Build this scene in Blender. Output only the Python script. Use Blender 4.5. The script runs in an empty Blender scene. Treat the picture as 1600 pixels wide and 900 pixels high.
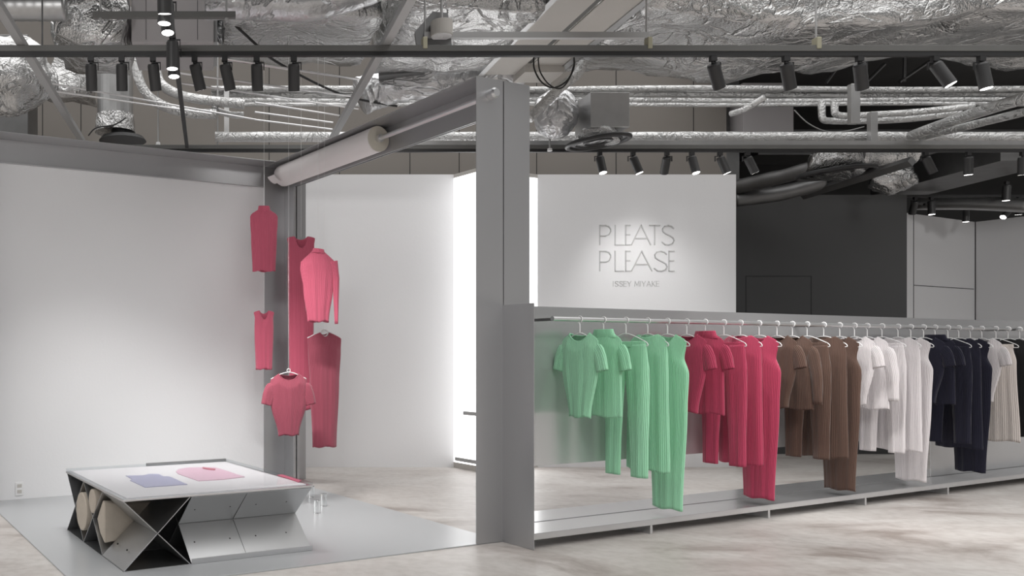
import bpy, bmesh, math, random
from mathutils import Vector, Matrix, noise
R = random.Random(7)
PI = math.pi
SC = bpy.context.scene
COL = SC.collection

# ------------------------------------------------------------------ camera geometry
F, CX, CY, EYE = 1300.0, 333.0, 550.0, 1.3
def py(x, y, Y):                      # photo point at depth Y
    return Vector(((x-CX)/F*Y, Y, EYE+(CY-y)/F*Y))
def pz(x, y, z):                      # photo point at height z
    Y = F*(z-EYE)/(CY-y)
    return Vector(((x-CX)/F*Y, Y, z))
_n = math.hypot(2817/1300, 1)
D1 = Vector((2817/1300/_n, 1/_n, 0)); D2 = Vector((-D1.y, D1.x, 0))
P0 = Vector((1.769, 5.596, 0)); TH = math.atan2(D1.y, D1.x)
def L(t, s, z=0): return P0 + D1*t + D2*s + Vector((0, 0, z))
def t_at(px, s):                      # t where the vertical line seen at px meets plane s
    b = P0 + D2*s; k = (px-CX)/F
    return (k*b.y-b.x)/(D1.x-k*D1.y)
def s_at(px, t):
    b = P0 + D1*t; k = (px-CX)/F
    return (k*b.y-b.x)/(D2.x-k*D2.y)
def z_at(px, y, t):                   # height seen at (px,y) on the plane t
    p = L(t, s_at(px, t)); return EYE+(CY-y)/F*p.y

cam = bpy.data.cameras.new('camera'); camo = bpy.data.objects.new('camera', cam); COL.objects.link(camo)
camo.location = (0, 0, EYE); camo.rotation_euler = (PI/2, 0, 0)
cam.sensor_width = 36; cam.lens = 36*F/1600
cam.shift_x = (800-CX)/1600; cam.shift_y = (CY-450)/1600
cam.clip_start = .05; cam.clip_end = 200
SC.camera = camo

# ------------------------------------------------------------------ materials
def mat(name, col, rough=.6, metal=0, bump=None, var=None, spec=None, emit=None, sheen=0, coat=0):
    m = bpy.data.materials.new(name); m.use_nodes = True
    nt = m.node_tree; b = nt.nodes['Principled BSDF']
    b.inputs['Base Color'].default_value = (*col, 1); b.inputs['Roughness'].default_value = rough
    b.inputs['Metallic'].default_value = metal
    if spec is not None: b.inputs['Specular IOR Level'].default_value = spec
    if sheen: b.inputs['Sheen Weight'].default_value = sheen
    if coat: b.inputs['Coat Weight'].default_value = coat
    if emit: b.inputs['Emission Color'].default_value = (*emit[0], 1); b.inputs['Emission Strength'].default_value = emit[1]
    tc = nt.nodes.new('ShaderNodeTexCoord')
    if var:                            # (scale xyz, amount)
        mp = nt.nodes.new('ShaderNodeMapping'); mp.inputs['Scale'].default_value = var[0]
        nt.links.new(tc.outputs['Object'], mp.inputs['Vector'])
        n = nt.nodes.new('ShaderNodeTexNoise'); n.inputs['Scale'].default_value = 1; n.inputs['Detail'].default_value = 5
        nt.links.new(mp.outputs[0], n.inputs['Vector'])
        mx = nt.nodes.new('ShaderNodeMix'); mx.data_type = 'RGBA'
        mx.inputs[6].default_value = (*[c*(1-var[1]) for c in col], 1); mx.inputs[7].default_value = (*[min(1, c*(1+var[1])) for c in col], 1)
        nt.links.new(n.outputs['Fac'], mx.inputs[0]); nt.links.new(mx.outputs[2], b.inputs['Base Color'])
    if bump:                           # (scale xyz, strength, distance, detail)
        mp = nt.nodes.new('ShaderNodeMapping'); mp.inputs['Scale'].default_value = bump[0]
        nt.links.new(tc.outputs['Object'], mp.inputs['Vector'])
        n = nt.nodes.new('ShaderNodeTexNoise'); n.inputs['Scale'].default_value = 1; n.inputs['Detail'].default_value = bump[3]
        nt.links.new(mp.outputs[0], n.inputs['Vector'])
        bp = nt.nodes.new('ShaderNodeBump'); bp.inputs['Strength'].default_value = bump[1]; bp.inputs['Distance'].default_value = bump[2]
        nt.links.new(n.outputs['Fac'], bp.inputs['Height']); nt.links.new(bp.outputs[0], b.inputs['Normal'])
    return m
M = {}
M['wall'] = mat('white wall paint', (.78, .78, .79), .8, bump=((40, 40, 40), .08, .01, 4))
M['wall_grey'] = mat('pale grey wall panel', (.66, .66, .67), .7, bump=((40, 40, 40), .05, .01, 3))
M['wall_dark'] = mat('charcoal wall paint', (.060, .060, .061), .75, bump=((40, 40, 40), .05, .01, 3))
M['taupe'] = mat('taupe wall board', (.24, .22, .20), .8, var=((.6, .6, .6), .06))
M['slab'] = mat('dark ceiling slab', (.05, .05, .05), .9, var=((1.5, 1.5, 1.5), .3))
M['alu'] = mat('brushed aluminium sheet', (.50, .50, .51), .40, .78, bump=((6, 6, 240), .04, .004, 3))
M['alu_panel'] = mat('polished aluminium panel', (.56, .56, .565), .22, .62, bump=((3, 3, 90), .02, .003, 2))
M['alu_light'] = mat('satin aluminium rail', (.74, .74, .75), .35, 1)
M['alu_table'] = mat('folded aluminium sheet', (.50, .505, .51), .34, 1, bump=((200, 6, 6), .03, .003, 2))
M['edge'] = mat('aluminium cut edge', (.75, .75, .76), .3, 1)
M['gap'] = mat('black rubber seam', (.02, .02, .02), .8)
M['plate'] = mat('grey floor plate', (.40, .41, .42), .28, 0, bump=((20, 20, 20), .02, .005, 2))
M['black'] = mat('matt black metal', (.018, .018, .019), .55)
M['black_soft'] = mat('charcoal lacquered metal', (.03, .03, .031), .45)
M['channel'] = mat('grey painted channel', (.13, .13, .125), .6, var=((4, 4, 4), .15))
M['galv'] = mat('galvanised steel', (.5, .5, .5), .42, 1, var=((9, 9, 9), .12), bump=((18, 18, 18), .06, .01, 2))
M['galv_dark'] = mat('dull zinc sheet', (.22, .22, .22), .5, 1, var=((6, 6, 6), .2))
M['steel'] = mat('pale grey painted steel', (.42, .42, .42), .5, .3)
M['beige'] = mat('off white painted steel', (.52, .50, .47), .6, var=((2, 2, 2), .05))
M['unit'] = mat('warm grey lacquered casing', (.40, .38, .385), .6)
M['plastic'] = mat('white plastic', (.8, .8, .8), .4)
M['paper'] = mat('white pleated paper', (.83, .79, .79), .8, bump=((6, 6, 90), .1, .004, 2))
M['board'] = mat('white table board', (.62, .59, .60), .7)
M['paper_end'] = mat('cream paper edge', (.66, .62, .54), .9, bump=((60, 60, 60), .3, .004, 3))
M['wood'] = mat('raw pale fibre roll', (.50, .44, .37), .85, var=((14, 14, 14), .14), bump=((50, 50, 50), .4, .004, 4))
M['lens'] = mat('lit lamp lens', (1, 1, 1), .4, emit=((1, .98, .95), 6))
M['light_panel'] = mat('backlit white panel', (.9, .9, .9), .5, emit=((1, 1, 1), 1.7))
M['lettering'] = mat('white raised letters greyed for shade', (.56, .56, .56), .6)  # white paint darkened to grey, standing in for the letters' own shadows
M['cable'] = mat('black cable', (.015, .015, .015), .6)
M['string'] = mat('white thread', (.85, .85, .85), .6)
M['brass'] = mat('yellowed beam clamp', (.42, .40, .30), .5, .4)

def foil_mat(name, col, rough, big, small):
    m = bpy.data.materials.new(name); m.use_nodes = True
    nt = m.node_tree; b = nt.nodes['Principled BSDF']
    b.inputs['Metallic'].default_value = 1; b.inputs['Roughness'].default_value = rough
    tc = nt.nodes.new('ShaderNodeTexCoord')
    n2 = nt.nodes.new('ShaderNodeTexNoise'); n2.inputs['Scale'].default_value = 2.2; n2.inputs['Detail'].default_value = 6; n2.inputs['Distortion'].default_value = 1.5
    vo = nt.nodes.new('ShaderNodeTexVoronoi'); vo.feature = 'DISTANCE_TO_EDGE'; vo.inputs['Scale'].default_value = big
    n3 = nt.nodes.new('ShaderNodeTexNoise'); n3.inputs['Scale'].default_value = small; n3.inputs['Detail'].default_value = 3
    dm = nt.nodes.new('ShaderNodeVectorMath'); dm.operation = 'ADD'
    nt.links.new(tc.outputs['Object'], n2.inputs['Vector']); nt.links.new(tc.outputs['Object'], n3.inputs['Vector'])
    nt.links.new(tc.outputs['Object'], dm.inputs[0]); nt.links.new(n2.outputs['Color'], dm.inputs[1]); nt.links.new(dm.outputs[0], vo.inputs['Vector'])
    r = nt.nodes.new('ShaderNodeValToRGB'); r.color_ramp.elements[0].position = 0; r.color_ramp.elements[1].position = .09
    nt.links.new(vo.outputs['Distance'], r.inputs[0])
    a1 = nt.nodes.new('ShaderNodeMath'); a1.operation = 'MULTIPLY_ADD'; a1.inputs[1].default_value = .35
    nt.links.new(r.outputs[0], a1.inputs[0]); nt.links.new(n2.outputs['Fac'], a1.inputs[2])
    a2 = nt.nodes.new('ShaderNodeMath'); a2.operation = 'MULTIPLY_ADD'; a2.inputs[1].default_value = .22
    nt.links.new(n3.outputs['Fac'], a2.inputs[0]); nt.links.new(a1.outputs[0], a2.inputs[2])
    bp = nt.nodes.new('ShaderNodeBump'); bp.inputs['Strength'].default_value = .75; bp.inputs['Distance'].default_value = .05
    nt.links.new(a2.outputs[0], bp.inputs['Height']); nt.links.new(bp.outputs[0], b.inputs['Normal'])
    mx = nt.nodes.new('ShaderNodeMix'); mx.data_type = 'RGBA'
    mx.inputs[6].default_value = (*[c*.72 for c in col], 1); mx.inputs[7].default_value = (*col, 1)
    nt.links.new(n3.outputs['Fac'], mx.inputs[0]); nt.links.new(mx.outputs[2], b.inputs['Base Color'])
    return m
M['foil'] = foil_mat('crinkled aluminium foil', (.66, .66, .655), .25, 2.6, 60)
M['foil_pipe'] = foil_mat('stippled foil pipe lagging', (.74, .74, .735), .34, 7, 110)
M['foil_soft'] = foil_mat('soft foil flexible duct', (.68, .68, .69), .36, 2.2, 24)

def fabric(name, col):
    m = bpy.data.materials.new(name); m.use_nodes = True
    nt = m.node_tree; b = nt.nodes['Principled BSDF']
    b.inputs['Roughness'].default_value = .75; b.inputs['Sheen Weight'].default_value = .25; b.inputs['Sheen Roughness'].default_value = .4
    b.inputs['Specular IOR Level'].default_value = .25
    uv = nt.nodes.new('ShaderNodeUVMap'); uv.uv_map = 'UVMap'
    w = nt.nodes.new('ShaderNodeTexWave'); w.wave_type = 'BANDS'; w.bands_direction = 'X'; w.inputs['Scale'].default_value = .314*1.05
    w.inputs['Distortion'].default_value = .7; w.inputs['Detail'].default_value = 2; w.inputs['Detail Scale'].default_value = .4
    nt.links.new(uv.outputs[0], w.inputs['Vector'])
    bp = nt.nodes.new('ShaderNodeBump'); bp.inputs['Strength'].default_value = .55; bp.inputs['Distance'].default_value = .006
    nt.links.new(w.outputs['Fac'], bp.inputs['Height']); nt.links.new(bp.outputs[0], b.inputs['Normal'])
    mx = nt.nodes.new('ShaderNodeMix'); mx.data_type = 'RGBA'
    mx.inputs[6].default_value = (*[c*.9 for c in col], 1); mx.inputs[7].default_value = (*col, 1)
    nt.links.new(w.outputs['Fac'], mx.inputs[0]); nt.links.new(mx.outputs[2], b.inputs['Base Color'])
    return m
FAB = {'green': fabric('green pleated polyester', (.36, .74, .48)), 'red': fabric('crimson pleated polyester', (.47, .055, .115)),
       'brown': fabric('brown pleated polyester', (.105, .062, .047)), 'white': fabric('white pleated polyester', (.72, .68, .69)),
       'navy': fabric('navy pleated polyester', (.012, .012, .026)), 'cream': fabric('cream pleated polyester', (.68, .62, .58)),
       'black': fabric('black pleated polyester', (.008, .008, .009)), 'pink': fabric('coral pink pleated polyester', (.60, .12, .19)),
       'rose': fabric('rose pleated polyester', (.38, .085, .125)), 'lilac': fabric('lilac pleated polyester', (.36, .35, .52)),
       'blush': fabric('blush pleated polyester', (.66, .40, .50))}

def concrete():
    m = bpy.data.materials.new('stained concrete'); m.use_nodes = True
    nt = m.node_tree; b = nt.nodes['Principled BSDF']; b.inputs['Roughness'].default_value = .55
    tc = nt.nodes.new('ShaderNodeTexCoord')
    mp = nt.nodes.new('ShaderNodeMapping'); mp.inputs['Rotation'].default_value = (0, 0, .42); mp.inputs['Scale'].default_value = (.5, 1.1, 1)
    nt.links.new(tc.outputs['Object'], mp.inputs['Vector'])
    n1 = nt.nodes.new('ShaderNodeTexNoise'); n1.inputs['Scale'].default_value = 1.25; n1.inputs['Detail'].default_value = 9; n1.inputs['Roughness'].default_value = .62; n1.inputs['Distortion'].default_value = .9
    nt.links.new(mp.outputs[0], n1.inputs['Vector'])
    r = nt.nodes.new('ShaderNodeValToRGB'); e = r.color_ramp.elements
    e[0].position = .33; e[0].color = (.30, .26, .235, 1); e[1].position = .6; e[1].color = (.57, .545, .52, 1)
    x = r.color_ramp.elements.new(.45); x.color = (.48, .445, .42, 1)
    nt.links.new(n1.outputs['Fac'], r.inputs[0])
    n2 = nt.nodes.new('ShaderNodeTexNoise'); n2.inputs['Scale'].default_value = 14; n2.inputs['Detail'].default_value = 6
    nt.links.new(tc.outputs['Object'], n2.inputs['Vector'])
    mx = nt.nodes.new('ShaderNodeMix'); mx.data_type = 'RGBA'; mx.blend_type = 'MULTIPLY'; mx.inputs[0].default_value = .35
    nt.links.new(r.outputs[0], mx.inputs[6])
    r2 = nt.nodes.new('ShaderNodeValToRGB'); r2.color_ramp.elements[0].position = .3; r2.color_ramp.elements[0].color = (.6, .58, .56, 1); r2.color_ramp.elements[1].position = .6
    nt.links.new(n2.outputs['Fac'], r2.inputs[0]); nt.links.new(r2.outputs[0], mx.inputs[7])
    nt.links.new(mx.outputs[2], b.inputs['Base Color'])
    mr = nt.nodes.new('ShaderNodeMapRange'); mr.inputs[3].default_value = .3; mr.inputs[4].default_value = .6
    nt.links.new(n1.outputs['Fac'], mr.inputs[0]); nt.links.new(mr.outputs[0], b.inputs['Roughness'])
    bp = nt.nodes.new('ShaderNodeBump'); bp.inputs['Strength'].default_value = .12; bp.inputs['Distance'].default_value = .01
    nt.links.new(n2.outputs['Fac'], bp.inputs['Height']); nt.links.new(bp.outputs[0], b.inputs['Normal'])
    return m
M['concrete'] = concrete()

def acrylic():
    m = bpy.data.materials.new('clear acrylic'); m.use_nodes = True
    nt = m.node_tree; b = nt.nodes['Principled BSDF']
    b.inputs['Base Color'].default_value = (.97, .985, .985, 1); b.inputs['Roughness'].default_value = .02
    b.inputs['Transmission Weight'].default_value = 1; b.inputs['IOR'].default_value = 1.45
    return m
M['acrylic'] = acrylic()
def clear_sheet():
    m = bpy.data.materials.new('thin clear acrylic sheet'); m.use_nodes = True
    nt = m.node_tree
    for n in list(nt.nodes): nt.nodes.remove(n)
    o = nt.nodes.new('ShaderNodeOutputMaterial'); t = nt.nodes.new('ShaderNodeBsdfTransparent'); g = nt.nodes.new('ShaderNodeBsdfGlossy')
    t.inputs[0].default_value = (.96, .97, .975, 1); g.inputs['Roughness'].default_value = .03
    fr = nt.nodes.new('ShaderNodeLayerWeight'); fr.inputs[0].default_value = .25
    pw = nt.nodes.new('ShaderNodeMath'); pw.operation = 'POWER'; pw.inputs[1].default_value = 3; nt.links.new(fr.outputs['Facing'], pw.inputs[0])
    ma = nt.nodes.new('ShaderNodeMath'); ma.operation = 'MULTIPLY_ADD'; ma.inputs[1].default_value = .5; ma.inputs[2].default_value = .03; nt.links.new(pw.outputs[0], ma.inputs[0])
    mx = nt.nodes.new('ShaderNodeMixShader'); nt.links.new(ma.outputs[0], mx.inputs[0]); nt.links.new(t.outputs[0], mx.inputs[1]); nt.links.new(g.outputs[0], mx.inputs[2])
    nt.links.new(mx.outputs[0], o.inputs[0]); return m
M['clear'] = clear_sheet()

# ------------------------------------------------------------------ building helpers
def tag(o, label=None, cat=None, group=None, kind=None):
    if label: o['label'] = label
    if cat: o['category'] = cat
    if group: o['group'] = group
    if kind: o['kind'] = kind
    return o
def thing(name, label, cat, loc=(0, 0, 0), rz=0, group=None):
    o = bpy.data.objects.new(name, None); COL.objects.link(o); o.empty_display_size = .1
    o.location = loc; o.rotation_euler = (0, 0, rz)
    return tag(o, label, cat, group)
def obj(name, bm, m, parent=None, smooth=False, bevel=0):
    bmesh.ops.recalc_face_normals(bm, faces=bm.faces)
    me = bpy.data.meshes.new(name); bm.to_mesh(me); bm.free()
    if isinstance(m, (list, tuple)):
        for x in m: me.materials.append(x)
    else: me.materials.append(m)
    if smooth:
        for p in me.polygons: p.use_smooth = True
    o = bpy.data.objects.new(name, me); COL.objects.link(o)
    if parent: o.parent = parent
    if bevel:
        b = o.modifiers.new('bevel', 'BEVEL'); b.width = bevel; b.segments = 2; b.limit_method = 'ANGLE'
    return o
def box(bm, x0, x1, y0, y1, z0, z1, fn=None):
    vs = [bm.verts.new((fn(x, y, z) if fn else (x, y, z))) for x in (x0, x1) for y in (y0, y1) for z in (z0, z1)]
    for f in ((0, 1, 3, 2), (4, 6, 7, 5), (0, 4, 5, 1), (2, 3, 7, 6), (0, 2, 6, 4), (1, 5, 7, 3)):
        bm.faces.new([vs[i] for i in f])
def boxes(*bs):
    bm = bmesh.new()
    for b in bs: box(bm, *b)
    return bm
def lbox(bm, t0, t1, s0, s1, z0, z1): box(bm, t0, t1, s0, s1, z0, z1, lambda t, s, z: L(t, s, z))
def frame_of(d):
    d = d.normalized(); u = d.cross(Vector((0, 0, 1)))
    if u.length < 1e-4: u = Vector((1, 0, 0))
    u.normalize(); return u, u.cross(d).normalized()
def cyl(bm, p0, p1, r0, r1=None, n=20, cap=True):
    p0, p1 = Vector(p0), Vector(p1); r1 = r0 if r1 is None else r1
    u, v = frame_of(p1-p0); a, b = [], []
    for i in range(n):
        k = 2*PI*i/n; w = u*math.cos(k)+v*math.sin(k)
        a.append(bm.verts.new(p0+w*r0)); b.append(bm.verts.new(p1+w*r1))
    for i in range(n):
        j = (i+1) % n; bm.faces.new((a[i], a[j], b[j], b[i]))
    if cap: bm.faces.new(a[::-1]); bm.faces.new(b)
def smooth_path(pts, n=8):
    pts = [Vector(p) for p in pts]; out = []
    for i in range(len(pts)-1):
        p0 = pts[max(i-1, 0)]; p1 = pts[i]; p2 = pts[i+1]; p3 = pts[min(i+2, len(pts)-1)]
        for k in range(n):
            t = k/n
            out.append(.5*((2*p1)+(p2-p0)*t+(2*p0-5*p1+4*p2-p3)*t*t+(3*p1-p0-3*p2+p3)*t**3))
    out.append(pts[-1]); return out
def tube(bm, pts, r, n=10, closed=False, rf=None):
    pts = [Vector(p) for p in pts]; N = len(pts); rings = []; u = None
    for i, p in enumerate(pts):
        if closed: d = pts[(i+1) % N]-pts[i-1]
        else: d = pts[min(i+1, N-1)]-pts[max(i-1, 0)]
        d.normalize()
        if u is None: u = frame_of(d)[0]
        u = (u-d*u.dot(d)); u.normalize(); v = d.cross(u)
        ring = []
        for k in range(n):
            a = 2*PI*k/n; w = u*math.cos(a)+v*math.sin(a)
            rr = rf(i/(N-1), a, p) if rf else r
            ring.append(bm.verts.new(p+w*rr))
        rings.append(ring)
    for i in range(N if closed else N-1):
        A, B = rings[i], rings[(i+1) % N]
        for k in range(n):
            j = (k+1) % n; bm.faces.new((A[k], A[j], B[j], B[k]))
    if not closed: bm.faces.new(rings[0][::-1]); bm.faces.new(rings[-1])
def rod(name, p0, p1, r, m, label, cat, group=None, n=10):
    bm = bmesh.new(); cyl(bm, p0, p1, r, n=n)
    return tag(obj(name, bm, m, smooth=False), label, cat, group)
def ribbed(seed, amp, freq=9.0):
    def f(base):
        def rf(t, a, p):
            return base*(1+amp*noise.noise(Vector((p.x*freq+seed, p.y*freq, p.z*freq)))+amp*.5*noise.noise(Vector((math.cos(a)*2+seed, math.sin(a)*2, t*40))))
        return rf
    return f
def foil_tube(name, pts, r, label, cat='pipe', m='foil_pipe', amp=.05, freq=7., n=18, seg=10, group=None, seed=0):
    bm = bmesh.new(); tube(bm, smooth_path(pts, seg), r, n, rf=ribbed(seed, amp, freq)(r))
    return tag(obj(name, bm, M[m], smooth=True), label, cat, group)
def foil_box(name, x0, x1, y0, y1, z0, z1, label, m='foil', amp=.03, step=.09, cat='duct', shape=None, seed=0):
    """a duct boxed in crumpled foil: subdivided box with rounded, dented faces"""
    bm = bmesh.new(); c = Vector(((x0+x1)/2, (y0+y1)/2, (z0+z1)/2)); h = Vector(((x1-x0)/2, (y1-y0)/2, (z1-z0)/2))
    cache = {}
    def V(p):
        key = tuple(round(q, 4) for q in p)
        if key not in cache:
            q = Vector(p); w = q.copy()
            k = noise.noise(q*2.3+Vector((seed, 0, 0)))*1.0+.55*abs(noise.noise(q*5.5+Vector((0, seed, 0))))-.2*noise.noise(q*13)
            out = (q-c); out = Vector((out.x/h.x if abs(out.x) > h.x-1e-4 else 0, out.y/h.y if abs(out.y) > h.y-1e-4 else 0, out.z/h.z if abs(out.z) > h.z-1e-4 else 0))
            w += out*amp*k
            if shape: w = shape(w)
            cache[key] = bm.verts.new(w)
        return cache[key]
    nx, ny, nz = (max(2, min(90, round((b-a)/step))) for a, b in ((x0, x1), (y0, y1), (z0, z1)))
    g = lambda a, b, i, n: a+(b-a)*i/n
    for z in (z0, z1):
        for i in range(nx):
            for j in range(ny): bm.faces.new([V((g(x0, x1, i+a, nx), g(y0, y1, j+b, ny), z)) for a, b in ((0, 0), (1, 0), (1, 1), (0, 1))])
    for y in (y0, y1):
        for i in range(nx):
            for j in range(nz): bm.faces.new([V((g(x0, x1, i+a, nx), y, g(z0, z1, j+b, nz))) for a, b in ((0, 0), (1, 0), (1, 1), (0, 1))])
    for x in (x0, x1):
        for i in range(ny):
            for j in range(nz): bm.faces.new([V((x, g(y0, y1, i+a, ny), g(z0, z1, j+b, nz))) for a, b in ((0, 0), (1, 0), (1, 1), (0, 1))])
    return tag(obj(name, bm, M[m], smooth=True), label, cat)
def foil_ball(name, c, rx, ry, rz, label, cat='duct', m='foil_soft', amp=.12, seed=0, pleat=0):
    bm = bmesh.new(); bmesh.ops.create_uvsphere(bm, u_segments=56, v_segments=36, radius=1)
    for v in bm.verts:
        p = v.co.copy(); k = 1+amp*(noise.noise(p*1.7+Vector((seed, 0, 0)))+.6*abs(noise.noise(p*4+Vector((0, seed, 0)))))
        if pleat: k += .03*math.sin(math.atan2(p.y, p.x)*pleat+4*p.z+noise.noise(p*3)*3)*(1-abs(p.z))**.5
        v.co = Vector((c[0]+p.x*rx*k, c[1]+p.y*ry*k, c[2]+p.z*rz*k))
    return tag(obj(name, bm, M[m], smooth=True), label, cat)
def struct(name, bm, m, bevel=0, smooth=False): return tag(obj(name, bm, m, bevel=bevel, smooth=smooth), kind='structure')

# ------------------------------------------------------------------ the shell
WB = 9.39                                              # depth of the white back wall
bm = bmesh.new(); box(bm, -7, 18, -3, 16, -.1, 0); struct('floor', bm, M['concrete'])
bm = bmesh.new(); box(bm, 6.0, 18, 8.9, 16, 5.05, 5.2); box(bm, -7, 6.0, 10.46, 16, 5.05, 5.2); box(bm, -4.0, 1.6, 2.4, 6.4, 5.05, 5.2); struct('ceiling', bm, M['slab'])  # last slab: unseen, added over the booth to darken the table
bm = bmesh.new(); lbox(bm, -2.75, 0, 3.012, 3.045, 0, 2.948); struct('wall_left', bm, M['wall'])
xr = (1150-CX)/F*WB
bm = bmesh.new(); box(bm, -1.2, xr, WB, WB+.12, 0, 3.304); struct('wall_back', bm, M['wall'])
YD = 10.59; xd = (1417-CX)/F*YD
bm = bmesh.new(); box(bm, xr-1.2, xd, YD, YD+.12, 0, 3.30); struct('wall_rear', bm, M['wall_dark'])
# hatch lines on the dark wall
hx0, hx1 = (1165-CX)/F*YD, (1268-CX)/F*YD; hz1 = EYE+(CY-431)/F*YD
bm = boxes((hx0, hx1, YD-.004, YD, hz1-.008, hz1), (hx0, hx0+.008, YD-.004, YD, .02, hz1-.008), (hx1-.008, hx1, YD-.004, YD, .02, hz1-.008))
struct('trim_1', bm, M['black'])
def wallseg(name, a, b, z1, m, th=.1, z0=0):
    d = (b-a); d.z = 0; d.normalize(); nrm = Vector((-d.y, d.x, 0))
    bm = bmesh.new(); q = [a, b, b+nrm*th, a+nrm*th]
    lo = [bm.verts.new((p.x, p.y, z0)) for p in q]; hi = [bm.verts.new((p.x, p.y, z1)) for p in q]
    bm.faces.new(lo[::-1]); bm.faces.new(hi)
    for i in range(4): bm.faces.new((lo[i], lo[(i+1) % 4], hi[(i+1) % 4], hi[i]))
    return struct(name, bm, m)
ca = Vector((9.9, 11.93, 0)); cb = Vector((11.72, 12.8, 0)); cc = Vector((12.9, 10.2, 0))
wallseg('wall_right', ca, cb, 3.3, M['wall_grey']); wallseg('wall_east', cb, cc, 3.3, M['wall_grey'])
d = (cb-ca).normalized(); nr = Vector((d.y, -d.x, 0))
def strip(name, base, d, nr, u0, u1, z0, z1):
    bm = bmesh.new(); box(bm, u0, u1, 0, .003, z0, z1, lambda u, w, z: base+d*u+nr*w+Vector((0, 0, z))); return struct(name, bm, M['gap'])
u29 = .26
strip('trim_2', ca, d, nr, u29, u29+.012, 0, 3.3)
zs = EYE+(CY-450)/F*12.5
strip('trim_3', ca, d, nr, u29+.012, 1.98, zs, zs+.01)
strip('trim_4', cb, (cc-cb).normalized(), Vector(((cc-cb).normalized().y, -(cc-cb).normalized().x, 0)), 0, .012, 0, 3.3)
# taupe upper wall behind, with its board seams
YT = 10.35; xt = (1135-CX)/F*YT
bm = bmesh.new(); box(bm, -7, xt, YT, YT+.1, 0, 6.2); struct('wall_north', bm, M['taupe'])
bm = bmesh.new()
for px in (66, 126, 247, 420, 530, 640, 717, 838, 962, 1083):
    x = (px-CX)/F*YT; box(bm, x, x+.008, YT-.003, YT, 3.3, 6.1)
struct('trim_5', bm, M['gap'])
bm = bmesh.new(); box(bm, -7, 18, 15.6, 15.8, 0, 5.05); struct('wall_end', bm, M['slab'])
# booth floor plate
bm = bmesh.new(); lbox(bm, -2.71, .237, 0, 3.012, 0, .008); struct('floor_plate', bm, M['plate'], bevel=.002)

# ------------------------------------------------------------------ portal frames
ZT = 3.157
def local(t, s): return L(t, s)
def portal(label, t0, sgn):
    """C section portal; the web is at the inner side, its flanges point sgn"""
    r = thing('portal_frame', label, 'frame', L(t0, 0), TH, 'aluminium portal frames')
    w, k = .235, .006; a, b = (0, -w) if sgn < 0 else (0, w)
    X = lambda u, v: (min(u, v), max(u, v))
    web = X(0, sgn*k); fl = X(0, sgn*w)
    obj('post', boxes((*fl, 0, k, .001, ZT), (*web, k, .225, .001, ZT-k), (*X(0, sgn*.03), .219, .225, .001, ZT-.225)), M['alu'], r, bevel=.0012).name
    obj('post', boxes((*fl, 3.0, 3.006, .001, ZT), (*web, 2.78, 3.0, .001, ZT-k), (*X(0, sgn*.03), 2.78, 2.786, .001, ZT-.225)), M['alu'], r, bevel=.0012)
    obj('beam', boxes((*fl, k, 3.0, ZT-k, ZT), (*web, .225, 2.78, 2.937, ZT-k), (*X(0, sgn*.014), .225, 2.78, 2.937, 2.943)), M['alu'], r, bevel=.0012)
    return r
pr = portal('tall aluminium portal frame carrying the white paper roll', .2375, -1)
# rod through the frame, with its end knob
bm = bmesh.new(); cyl(bm, (-.117, -.012, 3.04), (-.117, 2.99, 3.04), .019, n=18)
obj('roller_rod', bm, M['alu_light'], pr, smooth=False)
bm = bmesh.new(); cyl(bm, (-.117, -.05, 3.045), (-.117, 0, 3.045), .036, .036, 20); cyl(bm, (-.117, -.066, 3.045), (-.117, -.05, 3.045), .026, .036, 20); obj('end_knob', bm, M['alu_light'], pr)
bm = bmesh.new(); cyl(bm, (-.117, 1.225, 3.04), (-.117, 1.30, 3.04), .031, n=18); obj('collar', bm, M['alu_light'], pr)
portal('tall aluminium portal frame behind the end of the clothes rack', .2465, 1)
bm = bmesh.new(); lbox(bm, .2375, .2465, 0.03, .2, .001, 2.93)
# booth rear portal
lf = thing('wall_portal_frame', 'long aluminium frame running above the white booth wall', 'frame', L(-2.71, 2.757), TH)
obj('beam', boxes((0, 2.705, 0, .249, ZT-.006, ZT), (0, 2.705, .243, .249, 2.945, ZT-.006), (0, 2.705, .215, .243, 2.945, 2.951)), M['alu'], lf, bevel=.0012)
obj('post', boxes((-.24, 0, .243, .249, .001, ZT), (-.006, 0, 0, .243, .001, ZT)), M['alu'], lf, bevel=.0012)
# paper roll on the rod
bm = bmesh.new(); n = 64
roll_s0, roll_s1 = 1.262, 2.83
def rollpt(a, s, r): return Vector((r*math.cos(a), s, r*math.sin(a)))
rings = []
for i in range(41):
    s = (roll_s1-roll_s0)*i/40
    rings.append([bm.verts.new(rollpt(2*PI*k/n, s, .105+.0012*noise.noise(Vector((k*.4, s*3, 0))))) for k in range(n)])
for i in range(40):
    for k in range(n): bm.faces.new((rings[i][k], rings[i][(k+1) % n], rings[i+1][(k+1) % n], rings[i+1][k]))
inner = []
for e in (0, 40):
    rr = [bm.verts.new(rollpt(2*PI*k/n, (roll_s1-roll_s0)*e/40, .021)) for k in range(n)]
    for k in range(n):
        f = bm.faces.new((rings[e][k], rings[e][(k+1) % n], rr[(k+1) % n], rr[k])); f.material_index = 1
    inner.append(rr)
for k in range(n): bm.faces.new((inner[0][k], inner[0][(k+1) % n], inner[1][(k+1) % n], inner[1][k]))
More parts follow.
